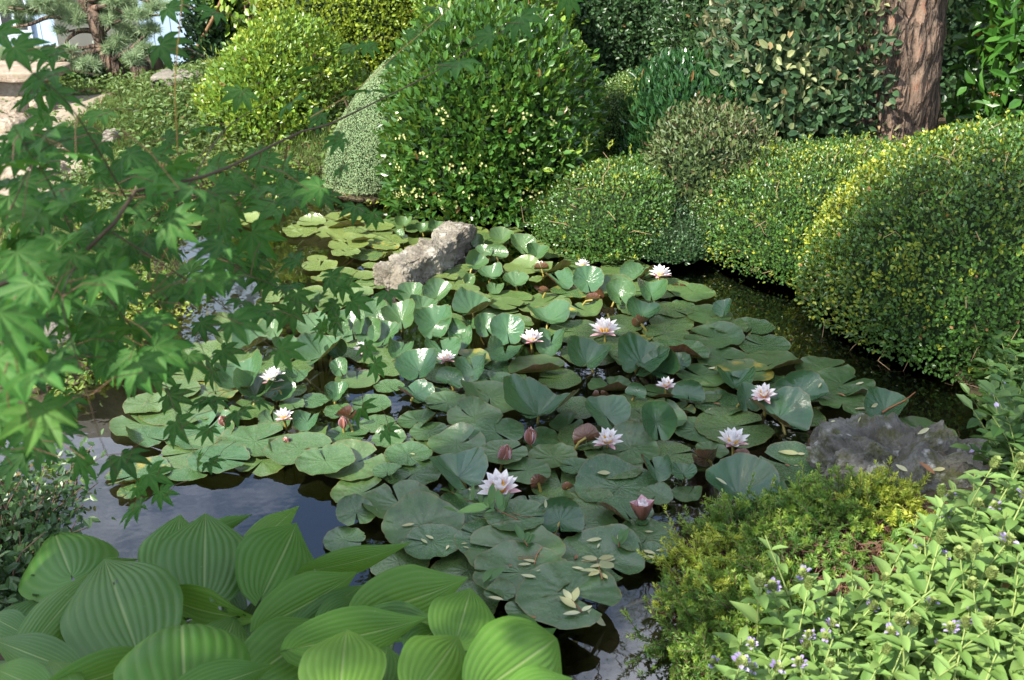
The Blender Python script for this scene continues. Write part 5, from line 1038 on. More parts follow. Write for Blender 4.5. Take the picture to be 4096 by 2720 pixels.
# unseen crown clumps, added overhead to shade the near pads and the hosta
rC = np.random.default_rng(91); cP, cA, cN = [], [], []
for c_, rad, k in SHADE:
    d = rand_dirs(rC, k); p = np.array(c_)+d*(rC.random((k, 1))**.45)*np.array(rad); cP.append(p)
cP = np.concatenate(cP); k = len(cP)
maple_leaves('crown', cP, rC.normal(size=(k, 3))+np.array([0, 0, -.5]), rC.normal(size=(k, 3))*.35+np.array([0, 0, 1.0]), rC.uniform(.05, .075, k), np.c_[rC.random(k), rC.random(k)*.2, np.zeros(k)], maple, mb)
tw = []
for c_, rad, k in SHADE:
    s = mb+TR[14+int(rC.integers(0, 9))]; e = np.array(c_); tw.append((smooth_path([s, (s+e)/2+np.array([0, 0, .15]), e], 10)-mb, np.linspace(.025, .008, 10)))
    for q in range(9):
        e2 = e+rand_dirs(rC, 1)[0]*np.array(rad)*.85; tw.append((np.array([s+(e-s)*.8, (e+e2)/2, e2])-mb, np.array([.008, .005, .002])))
tubes('limb', tw, M_MTWIG, maple, 6)
# ------------------------------------------------------------------ heather, self-heal and weeds on the near bank
def on_ground_many(U, V, lift=0.0):
    U, V = np.asarray(U, float), np.asarray(V, float); d = np.stack([(U-2048)/FPX, UPV[1]*(1360-V)/FPX+FWD[1], UPV[2]*(1360-V)/FPX+FWD[2]], -1); z = np.full(len(U), .1)
    for _ in range(10):
        p = CAM+d*((z-CAM[2])/d[:, 2])[:, None]; z = ground_z(p)+lift
    return np.c_[p[:, :2], z]
def on_ground(u, v, lift=0.0): return on_ground_many([u], [v], lift)[0]
def in_poly_many(U, V, P):
    ins = np.zeros(len(U), bool)
    for (x1, y1), (x2, y2) in zip(P, P[1:]+P[:1]): ins ^= ((y1 > V) != (y2 > V)) & (U < (x2-x1)*(V-y1)/(y2-y1+1e-12)+x1)
    return ins
def ground_in(r, n, box, poly, dv, lift):
    U, V = r.uniform(box[0], box[1], n), r.uniform(box[2], box[3], n); k = in_poly_many(U, V+dv, poly); return on_ground_many(U[k], V[k], lift)
ML['heath'] = leaf_mat('green heather needle', (.06, .16, .028), (.13, .29, .05), (.32, .44, .06), .55, .3)
ML['heathy'] = leaf_mat('yellow heather needle', (.22, .32, .03), (.40, .48, .05), (.58, .62, .09), .55, .3)
M_HTWIG = plain('grey brown heather twig', (.16, .095, .07), .85, .2, .4, 40, .2)
M_HDEAD = plain('bare reddish heather twig', (.20, .105, .08), .85, .2, .35, 40, .2)
def heather(u, v, spread, h, n, label, mat, seed, lean=(0, 0), needles=46, bare=0):
    r = np.random.default_rng(seed); b = on_ground(u, v); o = empty('heather', b, label, 'heather', 'heather plants on the near bank')
    P, A, N, L, T, st, sb = [], [], [], [], [], [], []
    for k in range(n+bare):
        a = r.uniform(0, 6.28); q = math.sqrt(r.random())*spread; hh = h*r.uniform(.6, 1.15)*(1-.35*(q/spread)**2)
        s = np.array([math.cos(a)*q*.7, math.sin(a)*q*.7, 0]); s[2] = gz(b[0]+s[0], b[1]+s[1])-b[2]-.005
        tip = s+np.array([math.cos(a)*q*.55+lean[0]*hh+r.normal()*.03, math.sin(a)*q*.55+lean[1]*hh+r.normal()*.03, hh if k < n else hh*.45]); m = (s+tip)/2+r.normal(size=3)*.012+np.array([0, 0, .01])
        path = smooth_path([s, m, tip], 7)
        if k >= n: sb.append((path, np.linspace(.0018, .0008, 7))); continue
        st.append((path, np.linspace(.0014, .0006, 7)))
        lo = .25 if r.random() < .7 else .45
        for f in range(1+int(r.random() < .6)):
            pa = path if f == 0 else smooth_path([path[3], path[3]+(tip-path[3])*.5+r.normal(size=3)*.012, path[3]+(tip-path[3])*.9+r.normal(size=3)*.03], 7); lo_ = lo if f == 0 else .2
            if f: st.append((pa, np.linspace(.001, .0005, 7)))
            t_ = r.uniform(lo_, 1.0, needles); i = np.clip(t_*6, 0, 5.999); i0 = i.astype(int); fr_ = (i-i0)[:, None]; p = pa[i0]*(1-fr_)+pa[i0+1]*fr_; tg = norm(pa[i0+1]-pa[i0])
            rd = norm(np.cross(tg, r.normal(size=(needles, 3)))); P.append(p); A.append(rd*.75+tg*.75); N.append(tg); L.append(np.where(t_ > .9, .011, .014)*r.uniform(.8, 1.2, needles)); T.append(np.c_[r.random(needles), np.clip((t_-.5)*2.2, 0, 1)*r.uniform(.3, 1), np.zeros(needles)])
    leaf_mesh('foliage', np.concatenate(P), np.concatenate(A), np.concatenate(N), np.concatenate(L), .0042, np.concatenate(T), mat, o, 'kite')
    tubes('stems', st, M_HTWIG, o, 4)
    if sb: tubes('bare_stems', sb, M_HDEAD, o, 4)
    return o
HE = [((1635, 1325), .13, .15, 60, 'bright yellow green heather bush at the water edge below the raised pad', 'heathy'), ((1668, 1245), .10, .10, 42, 'low green heather fringe touching the pads', 'heath'), ((1740, 1235), .12, .14, 62, 'fresh green heather under the big raised pad', 'heath'), ((1850, 1195), .11, .15, 58, 'tall green heather in front of the grey boulder end', 'heath'),
 ((1935, 1175), .11, .17, 70, 'upright bright green heather before the boulder', 'heath'), ((2010, 1165), .07, .15, 34, 'yellow tipped heather before the middle of the boulder', 'heathy'), ((2085, 1190), .08, .10, 30, 'short yellow heather near the violet flower spikes', 'heathy'), ((1612, 1440), .11, .12, 55, 'green heather hanging over the water at the bank corner', 'heath'),
 ((1630, 1520), .10, .10, 46, 'green heather low at the bottom water edge', 'heath'), ((1690, 1440), .13, .14, 70, 'dense green heather between the yellow bush and the weeds', 'heath'), ((1770, 1400), .11, .13, 60, 'light green heather clump beside the weeds', 'heath'), ((1830, 1290), .12, .12, 46, 'thin dark heather with bare stems in the middle of the bank', 'heath'),
 ((1930, 1260), .13, .09, 26, 'bare woody heather with brown twigs by the violet flowers', 'heath'), ((2040, 1270), .13, .08, 16, 'dead twiggy heather patch below the boulder', 'heath'), ((1660, 1375), .10, .11, 40, 'green heather tuft behind the yellow bush', 'heath'), ((1685, 1560), .09, .10, 36, 'pale green heather at the lower edge of the bank', 'heath')]
for k, ((x, y), sp, h, n, lb, m_) in enumerate(HE):
    heather(x*1.7349, y*1.7349+h*220, sp, h*.8, int(n*1.05), lb, ML[m_], 200+k, (-.15, -.05), 46, 90 if 'bare' in lb or 'dead' in lb else 16)
# brown needle litter between the heather
r = np.random.default_rng(240)
P = ground_in(r, 7500, (2640, 4096, 2000, 2720), ddp([(1570, 1540), (1560, 1350), (1640, 1230), (1900, 1190), (2361, 1150), (2361, 1568), (1650, 1568)]), 0, .004); n = len(P); A = r.normal(size=(n, 3))*np.array([1, 1, .25]); 
lt = leaf_mesh('needle_litter', P, A, np.array([0, 0, 1.0])+r.normal(size=(n, 3))*.2, r.uniform(.015, .05, n), .0022, np.c_[r.random(n), r.random(n)*.3, np.ones(n)*.55], leaf_mat('dry litter', (.10, .05, .03), (.22, .12, .07), (.36, .25, .15), .85, .1), None, 'kite'); tag(lt, kind='stuff')

M_SH = leaf_mat('self heal leaf', (.085, .18, .038), (.17, .30, .075), (.28, .38, .11), .55, .36)
M_SHSTEM = plain('pale green stem', (.22, .28, .09), .6, .3, .25, 30, .1)
M_SHHEAD = leaf_mat('green flower head bract', (.13, .20, .045), (.24, .32, .09), (.30, .34, .11), .6, .3)
M_VIOLET = leaf_mat('violet floret', (.18, .12, .34), (.34, .27, .52), (.5, .45, .66), .5, .3)
def ovate(L, W, r, bend=.25):
    s = np.linspace(0, 1, 8); w = W/2*np.sin(np.pi*np.clip(s*.93+.05, 0, 1)**.8); w[-1] = W*.01
    V = np.concatenate([np.stack([s*L, w*k, np.abs(k)*w*.45-bend*L*s**2+(.03*W*np.sin(s*14) if abs(k) == 1 else 0*s)], -1) for k in (-1, -.5, 0, .5, 1)]); i = np.arange(7)
    F = np.concatenate([np.stack([i+o*8, i+1+o*8, i+9+o*8, i+8+o*8], -1) for o in range(4)]); return V, F
def self_heal_proto(seed, h, violet, flowerhead=True):
    r = np.random.default_rng(seed); o = empty('self_heal', (0, 0, 0)); lean = r.normal(size=2)*.22
    path = smooth_path([[0, 0, -.01], [lean[0]*h*.3+r.normal()*.006, lean[1]*h*.3, h*.5], [lean[0]*h, lean[1]*h, h]], 10)
    tubes('stem', [(path, np.linspace(.002, .0013, 10))], M_SHSTEM, o, 5)
    for lv, f in enumerate((.12, .34, .56, .78, .93)):
        p = path[int(f*9)]; a0 = lv*1.57+r.normal()*.3; Ls = r.uniform(.046, .07)*(1.15-.55*f)
        for sd in (0, math.pi):
            V, F = ovate(Ls, Ls*r.uniform(.42, .52), r, r.uniform(.1, .4)); a = a0+sd+r.normal()*.15; e = r.uniform(.1, .7)
            M = np.array(Matrix.Rotation(a, 3, 'Z') @ Matrix.Rotation(-e, 3, 'Y')); tn = np.tile([r.random(), r.random()*.5, 0], (len(V), 1))
            mesh_np('leaf', V@M.T+p, [F], M_SH, o, True, {'tint': tn})
    if flowerhead:
        hl = r.uniform(.014, .026); n = 46; t_ = np.linspace(0, 1, n); a = np.arange(n)*2.4; rd = .0042*np.sin(np.pi*(t_*.8+.15))
        tip = path[-1]; ax = norm(path[-1]-path[-3]); b = norm(np.cross(ax, [1, .2, 0])); c = np.cross(ax, b)
        P = tip+ax*(t_*hl)[:, None]+b*(np.cos(a)*rd)[:, None]+c*(np.sin(a)*rd)[:, None]; Rr = b*np.cos(a)[:, None]+c*np.sin(a)[:, None]
        leaf_mesh('flower_head', P, Rr*.8+ax*.7, ax-Rr*.6, .008, .007, np.c_[r.random(n), r.random(n)*.6, np.zeros(n)], M_SHHEAD, o, 'oval')
        if violet:
            k = r.choice(n, 8, replace=False)
            fl_ = leaf_mesh('floret', P[k]+Rr[k]*.003, Rr[k]*1.0+ax*.4, ax+r.normal(size=(8, 3))*.2, .011, .008, np.c_[r.random(8), r.random(8)*.6, np.zeros(8)], M_VIOLET, o, 'oval')
    return o
def copy_tree(o, parent=None):
    c = o.copy(); COL.objects.link(c); c.parent = parent
    for ch in o.children: copy_tree(ch, c)
    return c
PRO = [self_heal_proto(300+k, h, vi, fh) for k, (h, vi, fh) in enumerate([(.17, True, True), (.13, True, True), (.20, False, True), (.15, False, False), (.11, False, False), (.22, False, False), (.14, False, False), (.18, False, True)])]
SHP_POLY = ddp([(1650, 1590), (1700, 1535), (1840, 1470), (1920, 1400), (2040, 1345), (2120, 1280), (2210, 1200), (2361, 1130), (2420, 1130), (2420, 1660), (1650, 1660)])
r = np.random.default_rng(330); used = set(); spots = []; tries = 0
while len(spots) < 165 and tries < 9000:
    tries += 1; u, v = r.uniform(2840, 4190), r.uniform(1960, 2960)
    if not in_poly(u, v-60, SHP_POLY): continue
    p = on_ground(u, v)
    if shore_dist(p[None])[0] > -.03: continue
    if spots and min(np.linalg.norm(p[:2]-q[:2]) for q in spots) < .038: continue
    spots.append(p)
refs = [('the mossy boulder', on_z(3700, 2020, .05)), ('the yellow heather bush', on_z(2780, 2290, .05)), ('the bare heather patch', on_z(3450, 2240, .05)), ('the lower water edge', on_z(2850, 2690, .05)), ('the bank corner weeds', on_z(4080, 2650, .05)), ('the violet spikes by the boulder', on_z(3560, 2120, .05))]
cnt = {}
for k, p in enumerate(spots):
    i = int(r.integers(0, len(PRO)))
    if i not in used: o = PRO[i]; used.add(i)
    else: o = copy_tree(PRO[i])
    o.location = p; o.rotation_euler = (0, 0, r.uniform(0, 6.28)); s = r.uniform(.8, 1.25); o.scale = (s, s, s)
    d = [np.linalg.norm(p-q[1]) for q in refs]; j = np.argsort(d); key = (i in (0, 1), i in (3, 4, 5, 6), int(j[0]), int(j[1])); n = cnt[key] = cnt.get(key, -1)+1
    what = 'violet flowering' if i in (0, 1) else 'leafy flowerless' if i in (3, 4, 5, 6) else 'green headed'
    tag(o, f"{ORD[min(n, 19)]} {what} stem going from {refs[j[0]][0][4:]} to {refs[j[1]][0][4:]}", 'wildflower', 'self heal plants on the near bank')
# sprawling undergrowth leaves beneath the flower stems
P = ground_in(r, 5200, (2840, 4190, 1960, 2900), SHP_POLY, -30, .02); n = len(P); P[:, 2] += r.uniform(-.01, .045, n)
ug = leaf_mesh('undergrowth', P, r.normal(size=(n, 3))*np.array([1, 1, .3])+np.array([0, 0, .35]), r.normal(size=(n, 3))*.4+np.array([0, -.1, 1]), r.uniform(.018, .04, n), r.uniform(.01, .018, n), np.c_[r.random(n), r.random(n)*.4, (r.random(n) < .04)*1.0], M_SH, None, 'oval'); tag(ug, kind='stuff')
M_WEED = leaf_mat('dark weed leaf', (.025, .075, .018), (.06, .15, .035), (.18, .27, .06), .5, .3)
def weed(name, label, px, hgt, n, leaf, mat, seed, spread=.10, group=None, up=.6, flower=None):
    r = np.random.default_rng(seed); b = on_ground(*px); o = empty(name, b, label, 'plant', group); st, P, A, N = [], [], [], []
    for k in range(n):
        a = r.uniform(0, 6.28); q = r.uniform(.2, 1)*spread; tip = np.array([math.cos(a)*q, math.sin(a)*q, hgt*r.uniform(.5, 1.1)]); path = smooth_path([[math.cos(a)*q*.2, math.sin(a)*q*.2, -.01], tip*np.array([.5, .5, .6]), tip], 8); st.append((path, np.linspace(.0022, .0012, 8)))
        for j in range(2, 8):
            for sd in (-1, 1): P.append(path[j]); A.append([math.cos(a+sd*1.4+j), math.sin(a+sd*1.4+j), up*.5]); N.append([r.normal()*.3, r.normal()*.3-.1, 1])
    P, A, N = map(np.array, (P, A, N)); k = len(P); tubes('stem', st, M_SHSTEM, o, 4)
    leaf_mesh('foliage', P, A+r.normal(size=(k, 3))*.2, N, leaf[0]*r.uniform(.7, 1.2, k), leaf[1], np.c_[r.random(k), r.random(k)*.35, np.zeros(k)], mat, o, 'oval')
    if flower:
        k = flower; tp = np.array([s[0][-1] for s in st]); q = tp[r.integers(0, len(tp), k)]+r.normal(size=(k, 3))*.008
        leaf_mesh('flower', q, r.normal(size=(k, 3)), r.normal(size=(k, 3))+np.array([0, -1, .5]), .014, .011, np.c_[r.random(k), r.random(k), np.zeros(k)], M_VIOLET, o, 'oval')
M_STRAW = leaf_mat('bright creeper leaf', (.045, .125, .022), (.10, .21, .04), (.22, .30, .06), .45, .3)
for k, (px, hg, n, lf, lb, m_, fw) in enumerate([((4010, 1480), .20, 16, (.055, .038), 'bright toothed creeper leaves over the foot of the largest box mound', M_STRAW, 0), ((3930, 1530), .14, 9, (.05, .036), 'low creeper with red berries beside the largest box mound', M_STRAW, 0), ((4060, 1640), .24, 20, (.045, .026), 'tangle of dark green weeds at the pond edge under the box mound', M_WEED, 0),
   ((3960, 1740), .20, 16, (.042, .024), 'leafy weed beside the open water past the boulder', M_STRAW, 6), ((4070, 1830), .30, 18, (.05, .026), 'tall violet flowered weed above the mossy boulder', M_WEED, 14), ((4010, 1930), .24, 16, (.05, .024), 'dense green weed touching the mossy boulder', M_WEED, 4), ((4110, 2010), .34, 18, (.06, .03), 'broad leaved weed leaning in over the boulder', M_WEED, 6), ((4110, 1560), .2, 18, (.05, .03), 'weeds half hidden behind the creeper', M_STRAW, 0)]):
    weed('bank_weed', lb, px, hg*.8, n, lf, m_, 400+k, .13, 'weeds along the steep bank', flower=fw)
# ------------------------------------------------------------------ far bank: lawn, stones, pine, blue shed
r = np.random.default_rng(500)
def scatter(poly, n, s=1.0):
    xs = [q[0] for q in poly]; ys = [q[1] for q in poly]; out = []
    while len(out) < n:
        u, v = r.uniform(min(xs), max(xs)), r.uniform(min(ys), max(ys))
        if in_poly(u, v, poly): out.append((u, v))
    return out
def area_pts(n, x0, x1, y0, y1, cond):
    P = np.c_[r.uniform(x0, x1, n), r.uniform(y0, y1, n)]; z = ground_z(P); s = shore_dist(P); k = cond(P[:, 0], P[:, 1], s)
    return np.c_[P, z][k]
P = area_pts(230000, -4.2, .1, 3.4, 9.0, lambda x, y, s: (s < -.02) & ~((x < -2.3) & (np.abs(y-5.55-.1*np.sin(x*3)) < .36)) & ~((x < -2.7) & (y > 5) & (y < 7.2)))
n = len(P); hum = np.exp(-(((P[:, 0]+1.7)/.9)**2+((P[:, 1]-6.7)/.9)**2)); k = r.random(n) < (.28+.6*hum); P = P[k]; n = len(P); hum = hum[k]
A = r.normal(size=(n, 3))*.55+np.array([0, 0, 1.0]); L = r.uniform(.025, .06, n)+.05*hum*r.random(n)
gr = leaf_mesh('grass', P, A, rand_dirs(r, n)+np.array([0, -.5, .2]), L, .0075+.004*hum, np.c_[r.random(n), np.clip(waves(P, 9, 2)*.5+.2, 0, 1)*r.random(n), (r.random(n) < .05)*1.0], ML['grass'], None, 'kite'); tag(gr, kind='stuff')
# creeping jenny and clover along the shore
P = area_pts(60000, -3.6, -.6, 2.3, 5.6, lambda x, y, s: (s < .10) & (s > -.42))
P = P[waves(P, 12, 3.5)+r.normal(size=len(P))*.4 > .15]; n = len(P); P[:, 2] = np.maximum(P[:, 2], 0)+r.uniform(.005, .06, n)
M_JEN = leaf_mat('creeping shore leaf', (.05, .12, .018), (.15, .25, .035), (.38, .40, .05), .45, .35)
jn = leaf_mesh('shore_foliage', P, r.normal(size=(n, 3))*np.array([1, 1, .4]), r.normal(size=(n, 3))*.5+np.array([0, -.2, 1]), r.uniform(.012, .03, n), r.uniform(.01, .02, n), np.c_[r.random(n), np.clip(waves(P, 15, 4)*.7+.3, 0, 1)*r.random(n), (r.random(n) < .05)*.8], M_JEN, None, 'oval'); tag(jn, kind='stuff')
P = area_pts(42000, -3.4, -.3, 4.6, 8.3, lambda x, y, s: (s < -.08) & ((x > -2.3) | (y > 6.2)))
P = P[waves(P, 18, 2.6)+r.normal(size=len(P))*.5 > .25]; n = len(P); P[:, 2] += r.uniform(.01, .11, n)
hf = leaf_mesh('bank_foliage', P, r.normal(size=(n, 3))*np.array([1, 1, .5]), r.normal(size=(n, 3))*.5+np.array([0, -.3, 1]), r.uniform(.02, .045, n), r.uniform(.012, .022, n), np.c_[r.random(n), np.clip(waves(P, 19, 3)*.5, 0, 1)*r.random(n), (r.random(n) < .02)*.8], ML['grass'], None, 'oval'); tag(hf, kind='stuff')
# small dark shrub at the near shore
def low_shrub(label, px, h, w, n, leaf, mat, seed, name='low_shrub'):
    r = np.random.default_rng(seed); b = on_ground(*px); o = empty(name, b, label, 'shrub'); st, P, A, N = [], [], [], []
    for k in range(n):
        e = np.array([r.uniform(-w, w), r.uniform(-w, w)*.7, h*r.uniform(.4, 1.1)]); path = smooth_path([[e[0]*.15, e[1]*.15, -.02], e*.55+r.normal(size=3)*.02, e], 9); st.append((path, np.linspace(.004, .001, 9)))
        for j in range(2, 9):
            for q in range(5): P.append(path[j]+r.normal(size=3)*.018); A.append(r.normal(size=3)+np.array([0, 0, .4])); N.append(r.normal(size=3)*.5+np.array([0, -.2, 1]))
    P, A, N = map(np.array, (P, A, N)); k = len(P); tubes('stem', st, M_HTWIG, o, 5); leaf_mesh('foliage', P, A, N, leaf[0]*r.uniform(.7, 1.2, k), leaf[1], np.c_[r.random(k), r.random(k)*.2, np.zeros(k)], mat, o, 'oval')
low_shrub('small dark leaved shrub with bare twigs at the water edge behind the hosta', (70, 2230), .25, .22, 60, (.022, .013), ML['hedge'], 510)
low_shrub('dark ferny undergrowth bush beside the hosta at the shore', (20, 2420), .16, .2, 36, (.03, .015), ML['hedge'], 511)
# sedge tufts
def tuft(label, px, h, n, seed, mat, spread=.05):
    r = np.random.default_rng(seed); b = on_ground(*px); b[2] = max(b[2], -.02); o = empty('sedge_tuft', b, label, 'sedge', 'sedge tufts by the inlet'); P, F = [], []
    V, Fs = [], []; base = 0
    for k in range(n):
        a = r.uniform(0, 6.28); q = r.random()*spread; s = np.array([math.cos(a)*q, math.sin(a)*q, 0]); d = np.array([math.cos(a), math.sin(a), 0]); hh = h*r.uniform(.6, 1.2); t_ = np.linspace(0, 1, 6)
        c = s+d*(t_[:, None]**1.6)*hh*r.uniform(.4, 1.0)+np.array([0, 0, 1])*(np.sin(t_*1.9)*hh*.75)[:, None]; w_ = np.array([-d[1], d[0], 0])*.0028*(1-t_[:, None]**2+.05)
        V += [c-w_, c+w_]; i = np.arange(5); Fs.append(np.stack([i, i+6, i+7, i+1], -1)+base); base += 12
    V = np.concatenate(V); mesh_np('blades', V, [np.concatenate(Fs)], mat, o, True, {'tint': np.repeat(np.c_[r.random(n), r.random(n), r.random(n)*.6], 12, 0)})
for k, (x, y, h, n) in enumerate([(735, 455, .22, 90), (790, 452, .2, 80), (840, 462, .2, 80), (690, 452, .16, 60)]):
    tuft(['pale arching sedge at the corner of the inlet', 'yellowed sedge hanging into the inlet', 'sedge tuft below the grey green conifer cushion', 'short sedge tuft beside the lime green mound'][k], (x*1.7349, y*1.7349), h, n, 520+k, ML['grass'])
mound('juniper_spray', 'low blue green juniper with rusty dead sprays under the conifer cushion', 'shrub', (1400, 1530, 780, 690), .14, leaf_mat('blue green juniper', (.06, .10, .075), (.13, .19, .13), (.30, .14, .07), .7, .2), (.03, .006), 9000, 77, zb=.02, lump=.03, young=(.4, 1), shape='kite', fuzz=.02, power=2.0)
# stones of the far bank
def flat_stone(px0, px1, wid, h, label, mat, seed, z=None, name='stone', amp=.012, group=None, cat='stone'):
    A = on_ground(*px0); B = on_ground(*px1); zz = (A[2]+B[2])/2; A[2] = B[2] = zz
    return box_rock(name, A, B, wid, h, h, mat, label, cat, seed, amp, 0, group, 22, -.12, 4)
flat_stone((-160, 700), (240, 692), .34, .05, 'broad pale paving slab in the sun behind the maple leaves', M_PALE, 601, name='stone_slab')
flat_stone((-180, 800), (250, 770), .30, .03, 'second pale slab lower down toward the water', M_PALE, 602, name='stone_slab')
for k, (a, b, w_, h, lb) in enumerate([((-30, 425), (95, 425), .22, .07, 'rounded sandstone on the steps below the stone bench'), ((95, 450), (190, 430), .26, .07, 'grey flat stone beside the stone bench'), ((-40, 470), (100, 470), .28, .09, 'thick rounded step stone in the sun'), ((-60, 510), (105, 505), .3, .06, 'lowest pale step stone'), ((275, 575), (360, 570), .16, .05, 'pale stone half sunk in the sloping grass'), ((415, 570), (470, 565), .12, .05, 'small grey stone in the grass'), ((160, 1400), (290, 1380), .12, .08, 'grey stone on the shore among creeping leaves'), ((190, 555), (150, 585), .1, .05, 'small stone near the slab edge')]):
    flat_stone(a, b, w_, h, lb, M_PALE if k not in (5, 6) else M_CONC, 610+k, group='stones of the far bank')
# stone bench
bb_ = on_ground(70, 414); bench = empty('stone_bench', bb_, 'low stone bench with a thick pale slab top on a grey block', 'bench')
def bxm(name, x0, x1, y0, y1, z0, z1, mat, parent, amp=.006, seed=1):
    o = box_rock(name, (x0, (y0+y1)/2, z0), (x1, (y0+y1)/2, z0), y1-y0, z1-z0, z1-z0, mat, None, None, seed, amp, 0, None, 14, 0.0, 9); o.parent = parent; return o
bd_ = depth(bb_)/FPX
bxm('leg', -75*bd_, 82*bd_, -.12, .2, 0, .17, M_CONC, bench, seed=3); bxm('leg', -330*bd_, -230*bd_, -.12, .2, 0, .17, M_CONC, bench, seed=5)
bxm('seat', -350*bd_, 150*bd_, -.2, .3, .17, .23, M_PALE, bench, seed=4)
# blue shed
t = NT('pale blue boards'); oc = t.coord(); sx = t.node('SeparateXYZ'); t.l.new(oc, sx.inputs[0]); bx_ = t.math('FRACT', t.math('MULTIPLY', sx.outputs[0], 7.2)); gap = t.math('SUBTRACT', 1.0, t.step(t.math('ABSOLUTE', t.math('SUBTRACT', bx_, .5)), .47, .495)); n = t.noise(5, 6, oc)
c = t.mix(n, (.30, .42, .62), (.42, .54, .72)); c = t.mix(gap, (.07, .10, .17), c); M_BLUE = t.done(t.pri(c, .6, .3, t.bump(gap, .6, .01)))
M_WHITEB = plain('pale blue window paint', (.55, .64, .78), .5, .4, .1, 12, .05)
t = NT('dark window glass'); M_GLASSD = t.done(t.pri((.02, .025, .03), .08, .6))
M_TILE = plain('grey roof tile', (.22, .21, .20), .85, .2, .3, 14, .6)
def cuboid(name, x0, x1, y0, y1, z0, z1, mat, parent):
    v = np.array([[x, y, z] for x in (x0, x1) for y in (y0, y1) for z in (z0, z1)]); f = np.array([[0, 1, 3, 2], [4, 6, 7, 5], [0, 4, 5, 1], [2, 3, 7, 6], [0, 2, 6, 4], [1, 5, 7, 3]])
    return mesh_np(name, v, [f], mat, parent, False)
sY = 8.9; L0 = on_y(-420, 170, sY); L1 = on_y(272, 170, sY); Rr0 = on_y(585, 285, sY-.5); Rr1 = on_y(860, 285, sY-.5)
sb_ = np.array([L0[0], sY, gz(L0[0], sY)]); shed = empty('garden_shed', sb_, 'pale blue boarded shed with a window, seen through the pine', 'shed'); zg = sb_[2]
zl = on_y(100, 185, sY)[2]-zg
W1 = L1[0]-L0[0]
cuboid('wall', 0, W1, 0, .12, zl, 2.5, M_BLUE, shed)
cuboid('plinth', -.02, W1+.02, -.16, .12, -.1, zl, M_PALE, shed)
cuboid('wall', Rr0[0]-L0[0], Rr1[0]-L0[0]+.4, -.5, -.38, -.05, 2.6, M_BLUE, shed); cuboid('wall', W1, Rr0[0]-L0[0]-.003, -.2, -.08, -.05, 2.6, plain('dark grey render', (.13, .13, .12), .9, .2, .3, 6, .3), shed)  # the wall between the blue ones is plain darker grey
cuboid('roof', -.3, Rr1[0]-L0[0]+.7, -.8, 3.0, 2.6, 2.72, M_TILE, shed)
wx0 = on_y(-60, 100, sY)[0]-L0[0]; wx1 = on_y(128, 100, sY)[0]-L0[0]; wz0 = on_y(60, 165, sY)[2]-zg
fr_ = cuboid('window', wx0, wx1, -.03, -.003, wz0, wz0+.75, M_WHITEB, shed)
for k in range(3):
    a = wx0+.04+(wx1-wx0-.04)*k/3; cuboid('pane', a, a+(wx1-wx0)/3-.045, -.036, -.031, wz0+.10, wz0+.7, M_GLASSD, fr_)
# old stone trough, stump, wooden wheel and the leaning pole
tb_ = on_ground(725, 350); trough = empty('stone_trough', tb_, 'weathered stone trough with dark holes at the foot of the shed', 'trough'); q = depth(tb_)/FPX
bxm('basin', -88*q, 78*q, -.12, .15, 0, 55*q, M_CONC, trough, seed=9)
for k, x in enumerate((-64, 5, 40)): cuboid('hole_shade', (x-6)*q, (x+(8 if k == 0 else 24))*q, -.20, -.131, 18*q+k*.004, (44 if k == 0 else 30)*q, plain('painted hole shade', (.02, .017, .014), .95, .1), trough)  # solid near-black blocks paint in the shade of the holes
pb = on_ground(730, 300); pole = tubes('leaning_pole', [(np.array([[0, 0, 0], on_y(870, 40, pb[1]-.1)-pb, on_y(910, -60, pb[1]-.1)-pb]), np.array([.016, .014, .013]))], plain('weathered pole', (.22, .13, .07), .8, .2, .3, 12, .2)); pole.location = pb; tag(pole, 'weathered brown pole leaning up against the shed corner', 'pole')
wb = on_ground(590, 335); st_ = empty('tree_stump', wb, 'short grey stump at the foot of the pine', 'stump'); trunk_mesh('wood', [[-.03, 0, -.05], [-.03, 0, .08], [-.03, 0, .13]], [.075, .07, .066], st_, (0, 0, 0), 24, 5, .01)
wc = on_y(602, 250, wb[1]+.1); whl = empty('wooden_wheel', wc, 'old wooden roller with a round hub leaning by the shed', 'roller'); aa = np.linspace(0, 2*math.pi, 25)
tubes('hub', [(np.c_[np.cos(aa)*.035, np.zeros(25)-.08, np.sin(aa)*.035], np.full(25, .014))], plain('old grey wood', (.22, .17, .12), .85, .2), whl, 8)
tubes('body', [(np.array([[0, 0, .07], [0.015, 0, 0], [.03, .0, -.16], [.035, 0, -.26]]), np.array([.05, .07, .065, .06]))], plain('dark old wood', (.07, .05, .035), .9, .2), whl, 14)
